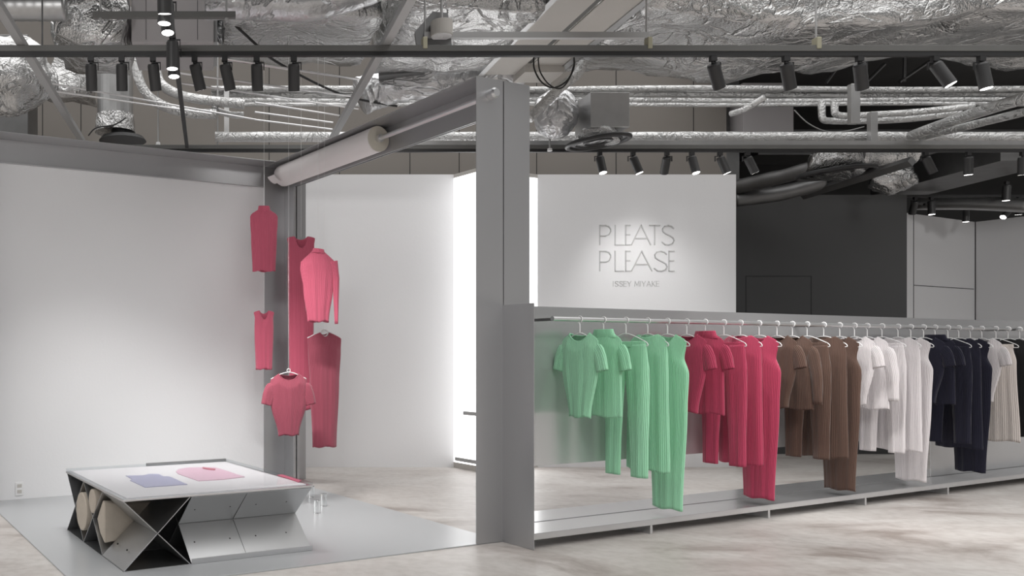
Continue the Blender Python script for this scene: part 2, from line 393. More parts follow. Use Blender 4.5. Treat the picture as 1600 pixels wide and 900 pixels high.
# loose torn flap at the far end
flap = [(rollpt(-2.3-.18*j, 1.568-.1*(0 if i == 0 else 1), .106+.012*j+.004*i)) for j in range(5) for i in range(2)]
fv = [bm.verts.new(p+Vector((0, .045*(1-(i % 2)), 0))) for i, p in enumerate(flap)]
for j in range(4): bm.faces.new((fv[2*j], fv[2*j+1], fv[2*j+3], fv[2*j+2]))
pa = obj('paper_roll', bm, [M['paper'], M['paper_end']], smooth=False)
for p in pa.data.polygons:
    if p.material_index == 0: p.use_smooth = True
pa.location = L(.1205, roll_s0, 3.04); pa.rotation_euler = (0, 0, TH)
tag(pa, 'thick white roll of pleated paper on a rod under the portal beam', 'paper roll')

# ------------------------------------------------------------------ lit wedge wall with shelves
A_ = Vector((2.716, WB, 0)); C_ = Vector((2.882, 9.03, 0)); B_ = Vector((3.662, WB, 0))
lw = thing('light_box', 'glowing white wedge shaped light box standing against the back wall', 'light box', (0, 0, 0))
def prism(bm, pts, z0, z1, inset=0):
    c = sum(pts, Vector())/len(pts); pp = [p+(c-p)*inset for p in pts]
    lo = [bm.verts.new((p.x, p.y, z0)) for p in pp]; hi = [bm.verts.new((p.x, p.y, z1)) for p in pp]
    bm.faces.new(lo[::-1]); bm.faces.new(hi)
    for i in range(len(pp)): bm.faces.new((lo[i], lo[(i+1) % len(pp)], hi[(i+1) % len(pp)], hi[i]))
tri = [A_+Vector((0, -.002, 0)), C_, B_+Vector((0, -.002, 0))]
bm = bmesh.new(); prism(bm, tri, .0, .06); obj('plinth', bm, M['beige'], lw)
bm = bmesh.new(); prism(bm, tri, .06, 3.262, .004); obj('light_panel', bm, M['light_panel'], lw)
bm = bmesh.new(); prism(bm, tri, 3.262, 3.304); obj('top_trim', bm, M['beige'], lw)
for zz, st in ((EYE-(645.5-CY)/F*9.2, .17), (EYE-(718.5-CY)/F*9.25, .04)):
    dd = (C_-A_); ln = dd.length; dd.normalize(); nn = Vector((dd.y, -dd.x, 0))
    bm = bmesh.new(); box(bm, st*1.0, ln+.0, -.05, .02, zz-.02, zz+.02, lambda u, w, z: A_+dd*u+nn*w+Vector((0, 0, z)))
    obj('shelf', bm, M['steel'], lw, bevel=.002)

# ------------------------------------------------------------------ lettering on the back wall
FONT = {'P': [[(0, 0), (0, 1)], [(0, 1), (.35, 1), (.55, .94), (.66, .8), (.66, .68), (.55, .52), (.35, .46), (0, .46)]],
        'L': [[(0, 1), (0, 0)], [(0, 0), (.5, 0)]], 'E': [[(.0, 0), (0, 1)], [(0, 1), (.45, 1)], [(0, .52), (.42, .52)], [(0, 0), (.45, 0)]],
        'A': [[(0, 0), (.42, 1)], [(.42, 1), (.84, 0)], [(.16, .34), (.68, .34)]], 'T': [[(.33, 0), (.33, 1)], [(0, 1), (.66, 1)]],
        'S': [[(.66, .84), (.55, .95), (.36, 1), (.16, .95), (.06, .82), (.09, .67), (.25, .56), (.45, .47), (.62, .36), (.68, .22), (.6, .08), (.4, 0), (.2, .02), (.04, .14)]],
        'I': [[(0, 0), (0, 1)]], 'Y': [[(0, 1), (.32, .48)], [(.64, 1), (.32, .48)], [(.32, .48), (.32, 0)]],
        'M': [[(0, 0), (.08, 1)], [(.08, 1), (.4, .2)], [(.4, .2), (.72, 1)], [(.72, 1), (.8, 0)]], 'K': [[(0, 0), (0, 1)], [(0, .42), (.52, 1)], [(.16, .58), (.56, 0)]]}
def letters(bm, placed, y_top, y_bot, stroke, depth):
    k = WB/F
    zt, zb = EYE+(CY-y_top)*k, EYE+(CY-y_bot)*k; h = zt-zb
    for ch, x0, x1 in placed:
        wmax = max(p[0] for st in FONT[ch] for p in st) or 1
        X0, X1 = (x0-CX)*k, (x1-CX)*k
        for st in FONT[ch]:
            for (ax, ay), (bx, by) in zip(st, st[1:]):
                a = Vector((X0+(X1-X0)*ax/wmax, 0, zb+h*ay)); b = Vector((X0+(X1-X0)*bx/wmax, 0, zb+h*by))
                d = (b-a).normalized(); q = Vector((-d.z, 0, d.x))*stroke/2; e = d*stroke*.3
                lo = [Vector((p.x, WB-.0005, p.z)) for p in (a-e-q, b+e-q, b+e+q, a-e+q)]
                v0 = [bm.verts.new(p) for p in lo]; v1 = [bm.verts.new(p+Vector((0, -depth, 0))) for p in lo]
                bm.faces.new(v0); bm.faces.new(v1[::-1])
                for i in range(4): bm.faces.new((v0[i], v0[(i+1) % 4], v1[(i+1) % 4], v1[i]))
sg = thing('wall_sign', 'three lines of raised lettering greyed for shade on the white back wall', 'sign', py(993, 448, WB))
def sline(pl, yt, yb, st, dp):
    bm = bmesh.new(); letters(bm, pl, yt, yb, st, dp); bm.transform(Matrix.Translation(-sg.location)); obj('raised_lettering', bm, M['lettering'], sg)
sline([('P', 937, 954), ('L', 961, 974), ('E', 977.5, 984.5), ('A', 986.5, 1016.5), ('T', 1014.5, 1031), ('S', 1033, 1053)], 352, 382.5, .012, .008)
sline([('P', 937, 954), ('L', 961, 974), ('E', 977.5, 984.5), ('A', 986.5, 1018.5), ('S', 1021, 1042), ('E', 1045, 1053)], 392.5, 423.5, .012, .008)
sm = 'ISSEY MIYAKE'; wd = {'I': 1.2, 'S': 6, 'E': 5, 'Y': 6.5, 'M': 8, 'A': 8, 'K': 5.5, ' ': 2.6}; gap = 2.0
tot = sum(wd[c] for c in sm)+gap*(len(sm)-1); x = 958; pl = []; sc_ = (1029.5-958)/tot
for c in sm:
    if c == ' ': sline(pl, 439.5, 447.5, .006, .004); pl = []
    else: pl.append((c, x, x+wd[c]*sc_*(1 if c != 'I' else .02)))
    x += (wd[c]+gap)*sc_
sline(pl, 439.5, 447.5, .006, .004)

# ------------------------------------------------------------------ clothes rack
S_RAIL, Z_RAIL = -.225, 1.524
rk = thing('clothes_rack', 'long low aluminium clothes rack with mirror bright back panel', 'clothes rack', L(.236, 0), TH)
T_END = 9.3
T5 = t_at(1453, .01)-.236
obj('end_panel', boxes((0, .006, -.275, .006, .001, 1.622)), M['alu'], rk, bevel=.001)
obj('back_panel', boxes((.006, T_END, .002, .010, .502, 1.62)), M['alu_panel'], rk, bevel=.001)
obj('lower_panel', boxes((T5, T_END, .002, .010, .11, .500)), M['alu_panel'], rk, bevel=.001)
obj('shelf', boxes((.006, T_END, -.27, -.006, .104, .109), (.006, T_END, -.27, -.265, .067, .104), (.006, T_END, -.012, -.006, .067, .104)), M['alu_panel'], rk, bevel=.001)
obj('shelf', boxes((.26, T_END, .016, .31, .104, .109), (.26, T_END, .305, .31, .067, .104), (.26, T_END, .016, .022, .067, .104)), M['alu_panel'], rk, bevel=.001)
for px in (1021, 1205, 1356, 1485):
    t = t_at(px, -.27)-.236
    obj('foot', boxes((t-.012, t+.012, -.255, .29, .001, .066)), M['alu_light'], rk, bevel=.002)
t0r, t1r = t_at(865, S_RAIL)-.236, t_at(1578, S_RAIL)-.236
bm = bmesh.new(); cyl(bm, (t0r-.012, S_RAIL, Z_RAIL), (t1r, S_RAIL, Z_RAIL), .0165, n=20); obj('rail', bm, M['alu_light'], rk)
bm = bmesh.new(); cyl(bm, (t1r+.12, S_RAIL, Z_RAIL), (T_END, S_RAIL, Z_RAIL), .0165, n=20); obj('rail', bm, M['alu_light'], rk)
for t in (t0r, (t0r+t1r)/2, t1r-.01, t1r+.13):
    obj('rail_arm', boxes((t-.011, t+.011, S_RAIL, .002, Z_RAIL-.014, Z_RAIL+.006)), M['galv_dark'], rk, bevel=.002)

# ------------------------------------------------------------------ garments
def ring_tube(bm, rows, uvl, mi=0):
    """rows: list of rings (lists of (co, uv)); joins them"""
    vr = [[bm.verts.new(c) for c, _ in r] for r in rows]
    n = len(rows[0])
    for i in range(len(rows)-1):
        for k in range(n):
            j = (k+1) % n
            f = bm.faces.new((vr[i][k], vr[i][j], vr[i+1][j], vr[i+1][k]))
            for lp, (rr, kk, wrap) in zip(f.loops, ((i, k, 0), (i, j, j == 0), (i+1, j, j == 0), (i+1, k, 0))):
                u, v = rows[rr][kk][1]
                if wrap: u = rows[rr][n-1][1][0]+ (rows[rr][n-1][1][0]-rows[rr][n-2][1][0])
                lp[uvl].uv = (u, v)
            f.smooth = True
    return vr
def lerp_prof(prof, z):
    for (za, a), (zb, b) in zip(prof, prof[1:]):
        if z >= zb: k = (za-z)/(za-zb) if za != zb else 0; k = k*k*(3-2*k); return a+(b-a)*k
    return prof[-1][1]
def body_mesh(prof, depth, neck, rows=44, half=34, seed=0, fold=.005, slope=.045, hemv=.006, zneck=0, rnd=.016):
    """prof: [(z, half width)] top to hem; neck: (half width, front dip, back dip)"""
    bm = bmesh.new(); uvl = bm.loops.layers.uv.new('UVMap'); rg = random.Random(seed)
    zb = prof[-1][0]; hw0 = prof[0][1]; nw, nf, nb = neck
    ph = [rg.uniform(0, 6.28) for _ in range(4)]; fr = [rg.uniform(2.2, 3.4), rg.uniform(4.5, 6.5)]
    us = [-math.cos(PI*i/half) for i in range(half+1)]
    loop = [(u, 1) for u in us]+[(u, -1) for u in us[-2:0:-1]]
    R_ = []
    for r in range(rows+1):
        v = r/rows; v = v**1.15; ring = []
        for (u, sd) in loop:
            x0 = u*hw0
            if abs(x0) > nw: zt = -slope*(abs(x0)-nw)/max(1e-4, hw0-nw)-(rnd*max(0, (abs(u)-.85)/.15)**2)
            else:
                q = 1-(x0/nw)**2; zt = -(nf if sd > 0 else nb)*q**.8
            zl = zb+hemv*math.sin(u*5+ph[2]+(1.5 if sd < 0 else 0))
            z = zt+(zl-zt)*v
            znom = zb*v if v > 0 else 0
            w = lerp_prof(prof, znom)
            open_ = max(0., 1-(x0/nw)**2)**.5*.5 if abs(x0) < nw else 0
            kz = min(1, v*7); kd = (.08+open_)*(1-kz)+kz
            d = depth*kd*(1-u*u)**.5*sd
            a = fold*min(1, v*2.2)
            d2 = .7*a*(math.sin(fr[0]*u*PI+ph[0]+v*.8)*.6+.5*math.sin(fr[1]*u*PI+ph[1]-v*1.1)+.35*math.sin(u*13*PI*.5+ph[3])*v*.3)
            ring.append((Vector((u*w, -d-d2, z+zneck)), ((u*hw0+(2 if sd < 0 else 0)*0)*100, z*2)))
        R_.append(ring)
    ring_tube(bm, R_, uvl)
    return bm
def tube_mesh(path, halfw, depth, seed=0, rows=22, n=30, fold=.005, shear=0):
    """flattened sleeve or leg along a path in the x z plane; halfw = list matching path"""
    bm = bmesh.new(); uvl = bm.loops.layers.uv.new('UVMap'); rg = random.Random(seed); p1, p2 = rg.uniform(0, 6), rg.uniform(0, 6)
    R_ = []
    for r in range(rows+1):
        v = r/rows*(len(path)-1); i = min(int(v), len(path)-2); k = v-i
        a, b = Vector((path[i][0], path[i][2], path[i][1])), Vector((path[i+1][0], path[i+1][2], path[i+1][1]))
        c = a.lerp(b, k); d = (b-a).normalized(); q = Vector((d.z, 0, -d.x))
        if q.x < 0: q = -q
        w = halfw[i]+(halfw[i+1]-halfw[i])*k; ring = []; dp = depth[i]+(depth[i+1]-depth[i])*k if isinstance(depth, (list, tuple)) else depth
        for m in range(n):
            an = 2*PI*m/n; u = math.cos(an); sd = math.sin(an)
            off = fold*min(1, r/rows*3)*(math.sin(u*5+p1+r*.06)+.6*math.sin(u*11+p2))
            ring.append((c+q*(u*w)+Vector((0, -(dp*sd)-off, 0)), (u*w*100, r*.05)))
        R_.append(ring)
    ring_tube(bm, R_, uvl)
    return bm
SEED = [100]
def garment(kind, color, label, cat, loc, rz, zb, group=None, sc=1., ws=1.):
    """local frame: x across, -y is the front, z=0 at the neck point; zb = hem height below it"""
    SEED[0] += 13; sd = SEED[0]; m = FAB[color]
    def pub(name, bm, parent=None):
        bm.transform(Matrix.Diagonal((ws, 1, 1, 1)))
        o = obj(name, bm, m, parent)
        sl = o.modifiers.new('cloth', 'SOLIDIFY'); sl.thickness = .0015; sl.offset = 0
        return o
    name = {'tee': 'short_sleeved_top', 'turtle': 'high_neck_top', 'long': 'long_sleeved_top', 'pants': 'pleated_trousers', 'tunic': 'pleated_tunic', 'dress': 'sleeveless_dress',
            'vest': 'sleeveless_shirt', 'mock': 'sleeveless_high_neck_shirt', 'skirt': 'pleated_skirt', 'strapless': 'sleeveless_dress', 'long_v': 'sleeveless_dress', 'drape': 'long_sleeved_top'}[kind]
    if kind in ('tee', 'turtle', 'long'):
        hem = {'tee': .088, 'turtle': .155, 'long': .165}[kind]
        prof = [(0, .155), (-.12, .158), (-.2, .15), (zb, hem)]
        neck = {'tee': (.085, .055, .018), 'turtle': (.085, .004, .0), 'long': (.08, .05, .015)}[kind]
        o = pub(name, body_mesh(prof, .036, neck, seed=sd))
        for s in (-1, 1):
            if kind == 'long': pth = [(s*.10, -.085), (s*.150, -.14), (s*.185, -.3), (s*.195, -.54)]; hw = [.03, .056, .045, .036]; dl = [.004, .022, .024, .02]
            else: pth = [(s*.095, -.085), (s*.142, -.125), (s*.165, -.17), (s*.186, -.255)]; hw = [.03, .058, .052, .046]; dl = [.004, .02, .023, .024]
            pth = [(p[0], p[1], .0) for p in pth]
            pub('sleeve', tube_mesh(pth, hw, dl, sd+s, fold=.002), o)
        if kind == 'turtle':
            pub('collar', tube_mesh([(0, .030, 0), (0, .0, 0), (0, -.03, 0)], [.078, .09, .115], [.026, .028, .024], sd+5, rows=8, fold=.001), o)
        else:
            nb = neck
            bm = bmesh.new(); bm.loops.layers.uv.new('UVMap'); pts = []
            for k in range(40):
                a = 2*PI*k/40; u = math.cos(a); f = math.sin(a)
                pts.append(Vector((u*nb[0], (-.018 if f > 0 else .018)*abs(f)**.8, -(nb[1] if f > 0 else nb[2])*(1-u*u)**.8-.001)))
            tube(bm, pts, .004, 6, closed=True); pub('neckband', bm, o)
    elif kind in ('mock', 'vest', 'dress', 'strapless', 'tunic', 'long_v', 'drape'):
        W = {'mock': [(0, .125), (-.06, .125), (-.2, .118), (zb, .105)], 'vest': [(0, .13), (-.05, .118), (-.16, .122), (zb, .105)],
             'dress': [(0, .148), (-.12, .13), (-.24, .165), (-.5, .155), (zb, .118)], 'long_v': [(0, .13), (-.06, .122), (-.2, .125), (zb, .108)], 'drape': [(0, .146), (-.06, .15), (-.25, .125), (zb, .09)], 'strapless': [(0, .19), (-.1, .185), (-.4, .165), (zb, .135)],
             'tunic': [(0, .155), (-.1, .165), (-.4, .17), (zb, .18)]}[kind]
        neck = {'mock': (.055, .003, 0), 'vest': (.055, .085, .03), 'dress': (.065, .06, .02), 'long_v': (.06, .11, .03), 'drape': (.05, .012, .0), 'strapless': (.045, .04, .02), 'tunic': (.085, .02, .005)}[kind]
        o = pub(name, body_mesh(W, .04 if zb < -.7 else .032, neck, seed=sd, rows=60 if zb < -.7 else 40, fold=.0055, slope={'drape': .085, 'vest': .014, 'long_v': .014}.get(kind, .045), rnd=.006 if kind in ('vest', 'long_v', 'drape') else .016))
        if kind == 'drape':
            pub('sleeve', tube_mesh([(.125, -.08, 0), (.150, -.22, 0), (.155, -.6, 0)], [.04, .03, .014], .022, sd+1, fold=.002), o); pub('sleeve', tube_mesh([(-.11, -.1, .02), (-.09, -.25, .045), (-.075, -.5, .05)], [.03, .028, .016], .018, sd+2, fold=.002), o)
            pub('collar', tube_mesh([(.005, .022, 0), (0, -.015, 0)], [.045, .056], .024, sd+5, rows=6, fold=.001), o)
        if kind == 'mock': pub('collar', tube_mesh([(0, .035, 0), (0, -.015, 0)], [.05, .058], .022, sd+5, rows=6, fold=.001), o)
    elif kind == 'pants':
        o = pub(name, tube_mesh([(0, .004, 0), (0, -.04, 0)], [.152, .158], .020, sd+7, rows=5, fold=.001))
        for s in (-1, 1):
            pub('trouser_leg', tube_mesh([(s*.078, -.02, 0), (s*.088, -.2, 0), (s*.096, -.36, 0), (s*.103, zb*.75, 0), (s*.106, zb, 0)], [.078, .09, .082, .066, .061], [.019, .03, .03, .026, .026], sd+s, rows=48, fold=.004), o)
    else:
        o = pub(name, body_mesh([(0, .13), (-.15, .155), (zb, .185)], .045, (.12, .006, .0), seed=sd, rows=40, fold=.010, slope=.01))
        pub('waistband', tube_mesh([(0, .004, 0), (0, -.03, 0)], [.132, .136], .02, sd+7, rows=5, fold=.001), o)
    o.location = loc; o.rotation_euler = (0, 0, rz)
    if sc != 1: o.scale = (sc, sc, sc)
    return tag(o, label, cat, group)

# the hanger: hook over the rail, shoulders and a lower bar
def hanger_meshes():
    bm = bmesh.new(); pts = []
    for k in range(15):
        a = math.radians(-60+k*18); pts.append(Vector((.021*math.cos(a), 0, .021*math.sin(a))))
    pts = [Vector((p.x, 0, p.z)) for p in pts]+[Vector((-.004, 0, -.028)), Vector((0, 0, -.045)), Vector((0, 0, -.098))]
    tube(bm, smooth_path(pts, 3), .0036, 8)
    hook = bpy.data.meshes.new('hook'); bmesh.ops.recalc_face_normals(bm, faces=bm.faces); bm.to_mesh(hook); bm.free(); hook.materials.append(M['plastic'])
    bm = bmesh.new()
    p = [(0, -.094), (-.05, -.104), (-.15, -.148), (-.172, -.163), (-.178, -.174), (-.168, -.182), (-.1, -.18), (0, -.179), (.1, -.18), (.168, -.182), (.178, -.174), (.172, -.163), (.15, -.148), (.05, -.104)]
    P = [Vector((a, 0, b)) for a, b in p]; P2 = []
    for i in range(len(P)):
        for k in range(4):
            t = k/4; p0, p1, p2, p3 = P[i-1], P[i], P[(i+1) % len(P)], P[(i+2) % len(P)]
            P2.append(.5*((2*p1)+(p2-p0)*t+(2*p0-5*p1+4*p2-p3)*t*t+(3*p1-p0-3*p2+p3)*t**3))
    tube(bm, P2, .0034, 8, closed=True)
    sh = bpy.data.meshes.new('shoulder_bar'); bmesh.ops.recalc_face_normals(bm, faces=bm.faces); bm.to_mesh(sh); bm.free(); sh.materials.append(M['plastic'])
    for me in (hook, sh):
        for q in me.polygons: q.use_smooth = True
    return hook, sh
HK, SHB = hanger_meshes()
def hanger(label, loc, rz, w=1.):
    r = thing('clothes_hanger', label, 'hanger', loc, rz, 'white hangers on the rack rail')
    for nm, me in (('hook', HK), ('shoulder_bar', SHB)):
        o = bpy.data.objects.new(nm, me); COL.objects.link(o); o.parent = r
        if nm == 'shoulder_bar': o.scale = (w, 1, 1)
    return r
# (hook px, kind, colour, hem px (x, y), what it is)
RACK = [
 (906, 'tee', 'green', (905, 652), 'green pleated short-sleeved top, first on the rail beside the upright frame'),
 (943, 'turtle', 'green', (950, 652), 'green pleated high-neck top hanging second on the rail'),
 (978, 'pants', 'green', (985, 744), 'green pleated trousers with two loose legs, behind the high-neck top'),
 (1012, 'tunic', 'green', (1015, 735), 'green long pleated tunic between green trousers and the long green dress'),
 (1043, 'dress', 'green', (1040, 794), 'green sleeveless dress hanging lowest on the rack, beside the red tops'),
 (1073, 'tee', 'red', (1082, 645), 'crimson short-sleeved top hanging next to the long green dress'),
 (1102, 'turtle', 'red', (1108, 647), 'crimson high-neck top, second of the crimson clothes'),
 (1131, 'pants', 'red', (1140, 727), 'crimson pleated trousers with two loose legs'),
 (1157, 'tunic', 'red', (1165, 725), 'crimson long tunic beside the crimson sleeveless dress'),
 (1186, 'dress', 'red', (1185, 778), 'crimson sleeveless dress hanging longest of the crimson clothes'),
 (1214, 'tee', 'brown', (1225, 638), 'brown short-sleeved top next to the crimson dress'),
 (1238, 'long', 'brown', (1250, 640), 'brown long-sleeved top, second of the brown clothes'),
 (1261, 'pants', 'brown', (1270, 716), 'brown pleated trousers with two loose legs'),
 (1287, 'tunic', 'brown', (1295, 715), 'brown long tunic beside the brown sleeveless dress'),
 (1312, 'dress', 'brown', (1305, 764), 'brown sleeveless dress hanging longest of the brown clothes'),
 (1335, 'tee', 'white', (1350, 633), 'white short-sleeved top next to the brown dress'),
 (1355, 'long', 'white', (1375, 640), 'white long-sleeved top, second of the white clothes beside the brown dress'),
 (1378, 'pants', 'white', (1390, 707), 'white pleated trousers with two loose legs'),
 (1403, 'tunic', 'white', (1410, 704), 'white long tunic beside the white sleeveless dress'),
 (1423, 'dress', 'white', (1418, 750), 'white sleeveless dress hanging lowest of the white clothes'),
 (1443, 'tee', 'navy', (1460, 630), 'navy short-sleeved top next to the white dress'),
 (1461, 'turtle', 'navy', (1470, 632), 'navy high-neck top, second of the navy clothes'),
 (1481, 'pants', 'navy', (1490, 692), 'navy pleated trousers with two loose legs'),
 (1498, 'tunic', 'navy', (1505, 700), 'navy long tunic beside the navy sleeveless dress'),
 (1516, 'dress', 'navy', (1520, 737), 'navy sleeveless dress hanging lowest of the navy clothes'),
 (1534, 'tee', 'white', (1560, 628), 'white short-sleeved top at the far end, next to the navy dress'),
 (1556, 'skirt', 'cream', (1565, 689), 'cream pleated skirt hanging below the far white top'),
 (1575, 'tunic', 'black', (1592, 683), 'black tunic last on the rail, partly behind the cream skirt'),
 (1593, 'tee', 'black', (1598, 630), 'black short-sleeved top on the next rail, cut by the edge of view'),
]
rzg = TH-PI/2                       # local x -> -D2 (towards the camera side), local -y -> away from view; see below
for i, (px, kind, colr, hem, lab) in enumerate(RACK):
    t = t_at(px, S_RAIL); base = L(t, S_RAIL, Z_RAIL)
    rz = TH+PI/2*(-1) + R.uniform(-.07, .07)
    hanger('white plastic hanger holding the '+lab.split(',')[0].split(' hanging')[0].split(' with')[0].split(' next')[0].split(' beside')[0].split(' at the')[0].split(' between')[0].split(' on the')[0]+(' at the far end' if i >= 25 else ' on the rack'), base, rz, .82 if kind in ('tee', 'turtle', 'long') else .96)
    zb = z_at(*hem, t)-(Z_RAIL-.098)
    low = kind in ('pants', 'skirt')
    ln = L(t, S_RAIL, Z_RAIL-.098-(.055 if low else -.002))
    garment(kind, colr, lab, {'tee': 'top', 'turtle': 'top', 'long': 'top', 'pants': 'trousers', 'tunic': 'tunic', 'dress': 'dress', 'skirt': 'skirt'}[kind],
            ln, rz, zb+(.055 if low else 0), colr+' clothes on the rack')

# clothes hanging in the booth on threads
def hung(kind, color, px, ytop, ybot, Y, rz, lab, cat, ws=1., string=True, bar=None):
    p = py(px, ytop, Y); zb = -(ybot-ytop)/F*Y
    g = garment(kind, color, lab, cat, p, rz, zb, 'pink clothes hanging in the booth', ws=ws)
    bm = bmesh.new(); cyl(bm, p+Vector((0, 0, -.01)), Vector((p.x, p.y, 4.99)), .0009, n=6)
    tag(obj('hanging_thread', bm, M['string']), 'fine white thread holding up the '+lab.split(',')[0], 'thread', 'threads holding the pink clothes')
    return g, p
hung('mock', 'pink', 412.5, 328, 424, 7.5, .12, 'pink sleeveless high-neck top hanging highest, against the booth wall', 'top', 1.0)
hung('vest', 'pink', 412.5, 485, 577, 7.6, .12, 'small pink v-neck sleeveless top below the high-neck one', 'top', .72)
hung('long_v', 'pink', 470.5, 369, 640, 7.6, .05, 'long pink v-neck dress behind the long-sleeved top', 'dress', .98)
hung('drape', 'pink', 497, 393, 503, 6.9, .1, 'bright pink long-sleeved top turned sideways, nearest the paper roll', 'top', 1.0)
g5, p5 = hung('strapless', 'rose', 507, 519, 698, 7.2, .2, 'long dark pink dress below the long-sleeved top', 'dress', .8)
g6, p6 = hung('tee', 'rose', 451, 584, 680, 6.85, .15, 'pink short-sleeved top hanging lowest over the table', 'top', 1.0)
def bar_hanger(p, rz, w, lab, hole=False):
    r = thing('clothes_hanger', lab, 'hanger', p, rz)
    bm = bmesh.new(); tube(bm, smooth_path([(-w, 0, -.055), (-w*.4, 0, -.012), (0, 0, 0), (w*.4, 0, -.012), (w, 0, -.055)], 6), .004, 8); obj('shoulder_bar', bm, M['plastic'], r, smooth=True)
    bm = bmesh.new()
    if hole: tube(bm, [Vector((.03*math.cos(a*PI/12), 0, -.012+.03*math.sin(a*PI/12))) for a in range(24)], .007, 8, closed=True)
    else: tube(bm, [Vector((.014*math.cos(a*PI/12), 0, .016+.014*math.sin(a*PI/12))) for a in range(24)], .003, 6, closed=True)
    obj('ring', bm, M['plastic'], r, smooth=True)
bar_hanger(p5+Vector((0, 0, .004)), .2, .155, 'white hanger with a round hole at the neck of the dark pink dress', True)
bar_hanger(p6+Vector((0, 0, .012)), .15, .15, 'white hanger bar across the neck of the lowest pink top')

# ------------------------------------------------------------------ display table
TA = Vector((-.525, 4.879, .0085)); W_ = 1.29
tb = thing('display_table', 'low square aluminium table built from crossed folded sheets', 'table', TA, TH)
H1 = .412; C3 = W_/3
def sheet(name, pts, d, k=.006, par=tb):
    """extrude the segment pts[0]-pts[1] (3d) along d, thickness k"""
    a, b = Vector(pts[0]), Vector(pts[1]); d = Vector(d); nrm = (b-a).cross(d).normalized()*k/2
    bm = bmesh.new(); q = [a-nrm, b-nrm, b+nrm, a+nrm]
    v0 = [bm.verts.new(p) for p in q]; v1 = [bm.verts.new(p+d) for p in q]
    bm.faces.new(v0[::-1]); bm.faces.new(v1)
    for i in range(4): bm.faces.new((v0[i], v0[(i+1) % 4], v1[(i+1) % 4], v1[i]))
    return obj(name, bm, M['alu_table'], par, bevel=.0008)
g_ = .003
def cross(o, ax, length_vec):
    o = Vector(o); ax = Vector(ax)
    a, b, c, d_ = o+Vector((0, 0, g_)), o+ax+Vector((0, 0, H1-g_)), o+ax+Vector((0, 0, g_)), o+Vector((0, 0, H1-g_))
    mid = (a+b)/2; k = (b-a).normalized()*.006; k2 = (d_-c).normalized()*.006
    sheet('crossed_sheet', (a, b), length_vec); sheet('crossed_sheet', (c, mid-k2), length_vec); sheet('crossed_sheet', (mid+k2, d_), length_vec)
cross((0.004, .004, 0), (C3-.008, 0, 0), (0, C3-.008, 0))                    # near corner, open to the front
cross((C3+.004, .004, 0), (0, C3-.008, 0), (W_-C3-.008, 0, 0))               # long front block
cross((0.004, C3+.004, 0), (0, C3-.008, 0), (W_-.008, 0, 0))
cross((0.004, 2*C3+.004, 0), (0, C3-.008, 0), (W_-.008, 0, 0))
obj('base_plate', boxes((0, W_, 0, W_, 0, .003)), M['alu_table'], tb, bevel=.001)
obj('table_top', boxes((-.004, W_+.004, -.004, W_+.004, H1, H1+.012)), M['edge'], tb, bevel=.001)
obj('white_board', boxes((.03, W_-.03, .03, W_-.03, H1+.012, H1+.016)), M['board'], tb)
obj('cover_sheet', boxes((-.004, W_+.004, -.004, W_+.004, H1+.030, H1+.034)), M['clear'], tb)
rim = [(-.004, W_+.004, -.004, 0, H1+.012, H1+.0295), (-.004, W_+.004, W_, W_+.004, H1+.012, H1+.0295), (-.004, 0, 0, W_, H1+.012, H1+.0295), (W_, W_+.004, 0, W_, H1+.012, H1+.0295)]
obj('cover_rim', boxes(*rim), M['clear'], tb)
obj('back_rail', boxes((.62, W_, W_+.005, W_+.02, H1+.012, H1+.034)), M['galv_dark'], tb, bevel=.001)
for (x, up) in ((.50, 1), (.745, 1), (.93, 1), (1.155, 1), (.50, 0), (.745, 0), (.93, 0), (1.155, 0)):
    fz = H1/2+(H1/2)*.52 if up else H1/2-(H1/2)*.5
    fy = C3/2*(1-.52) if up else C3/2*(1-.5)
    nr_ = Vector((0, -H1/2, (-C3/2 if up else C3/2))).normalized(); p = Vector((x, fy+.004, fz))
    bm = bmesh.new(); cyl(bm, p, p+nr_*.0055, .0055, n=10); obj('bolt', bm, M['gap'], tb)
sx = .815
for a, b in (((sx, .004, H1-.004), (sx, .205, H1/2+.004)), ((sx, .205, H1/2-.004), (sx, .004, .004))):
    q = sheet('seam', (a, b), (.0022, 0, 0), .0078); q.data.materials.clear(); q.data.materials.append(M['galv_dark'])
for y in (.33, .15):
    p = Vector((.075, y, .0885)); nr_ = Vector((-H1/2, 0, C3/2)).normalized(); bm = bmesh.new(); cyl(bm, p, p+nr_*.0065, .0055, n=10); obj('bolt', bm, M['gap'], tb)
bm = bmesh.new(); box(bm, C3+.004, W_, -.004, .0, .001, .034); obj('base_rim', bm, M['edge'], tb, bevel=.001)
# rolls and block stored in the table
TM = Matrix.Translation(TA) @ Matrix.Rotation(TH, 4, 'Z')
def in_table(bm): bm.transform(TM); return bm
yc3, zc = 2*C3, H1/2
bm = bmesh.new(); cyl(bm, (-.012, yc3, zc+.002), (.62, yc3, zc+.002), .128, n=40); o = obj('fibre_roll', in_table(bm), M['wood'], bevel=.006)
tag(o, 'large pale fibre roll with round end, pushed into the table side', 'roll')
bm = bmesh.new(); cyl(bm, (.0, 1.5*C3, H1-.1), (.55, 1.5*C3, H1-.1), .079, n=36); o = obj('fibre_roll', in_table(bm), M['wood'], bevel=.005)
tag(o, 'small pale fibre roll resting above the large roll in the table', 'roll')
bm = bmesh.new()
yz = [(.44, .075), (.44, .33), (.475, .345), (.545, .27), (.60, .205), (.535, .12)]
a0 = [bm.verts.new((.02, y, z)) for y, z in yz]; a1 = [bm.verts.new((.36, .44+(y-.44)*.8, .2+(z-.2)*.8)) for y, z in yz]
bm.faces.new(a0[::-1]); bm.faces.new(a1)
for i in range(6): bm.faces.new((a0[i], a0[(i+1) % 6], a1[(i+1) % 6], a1[i]))
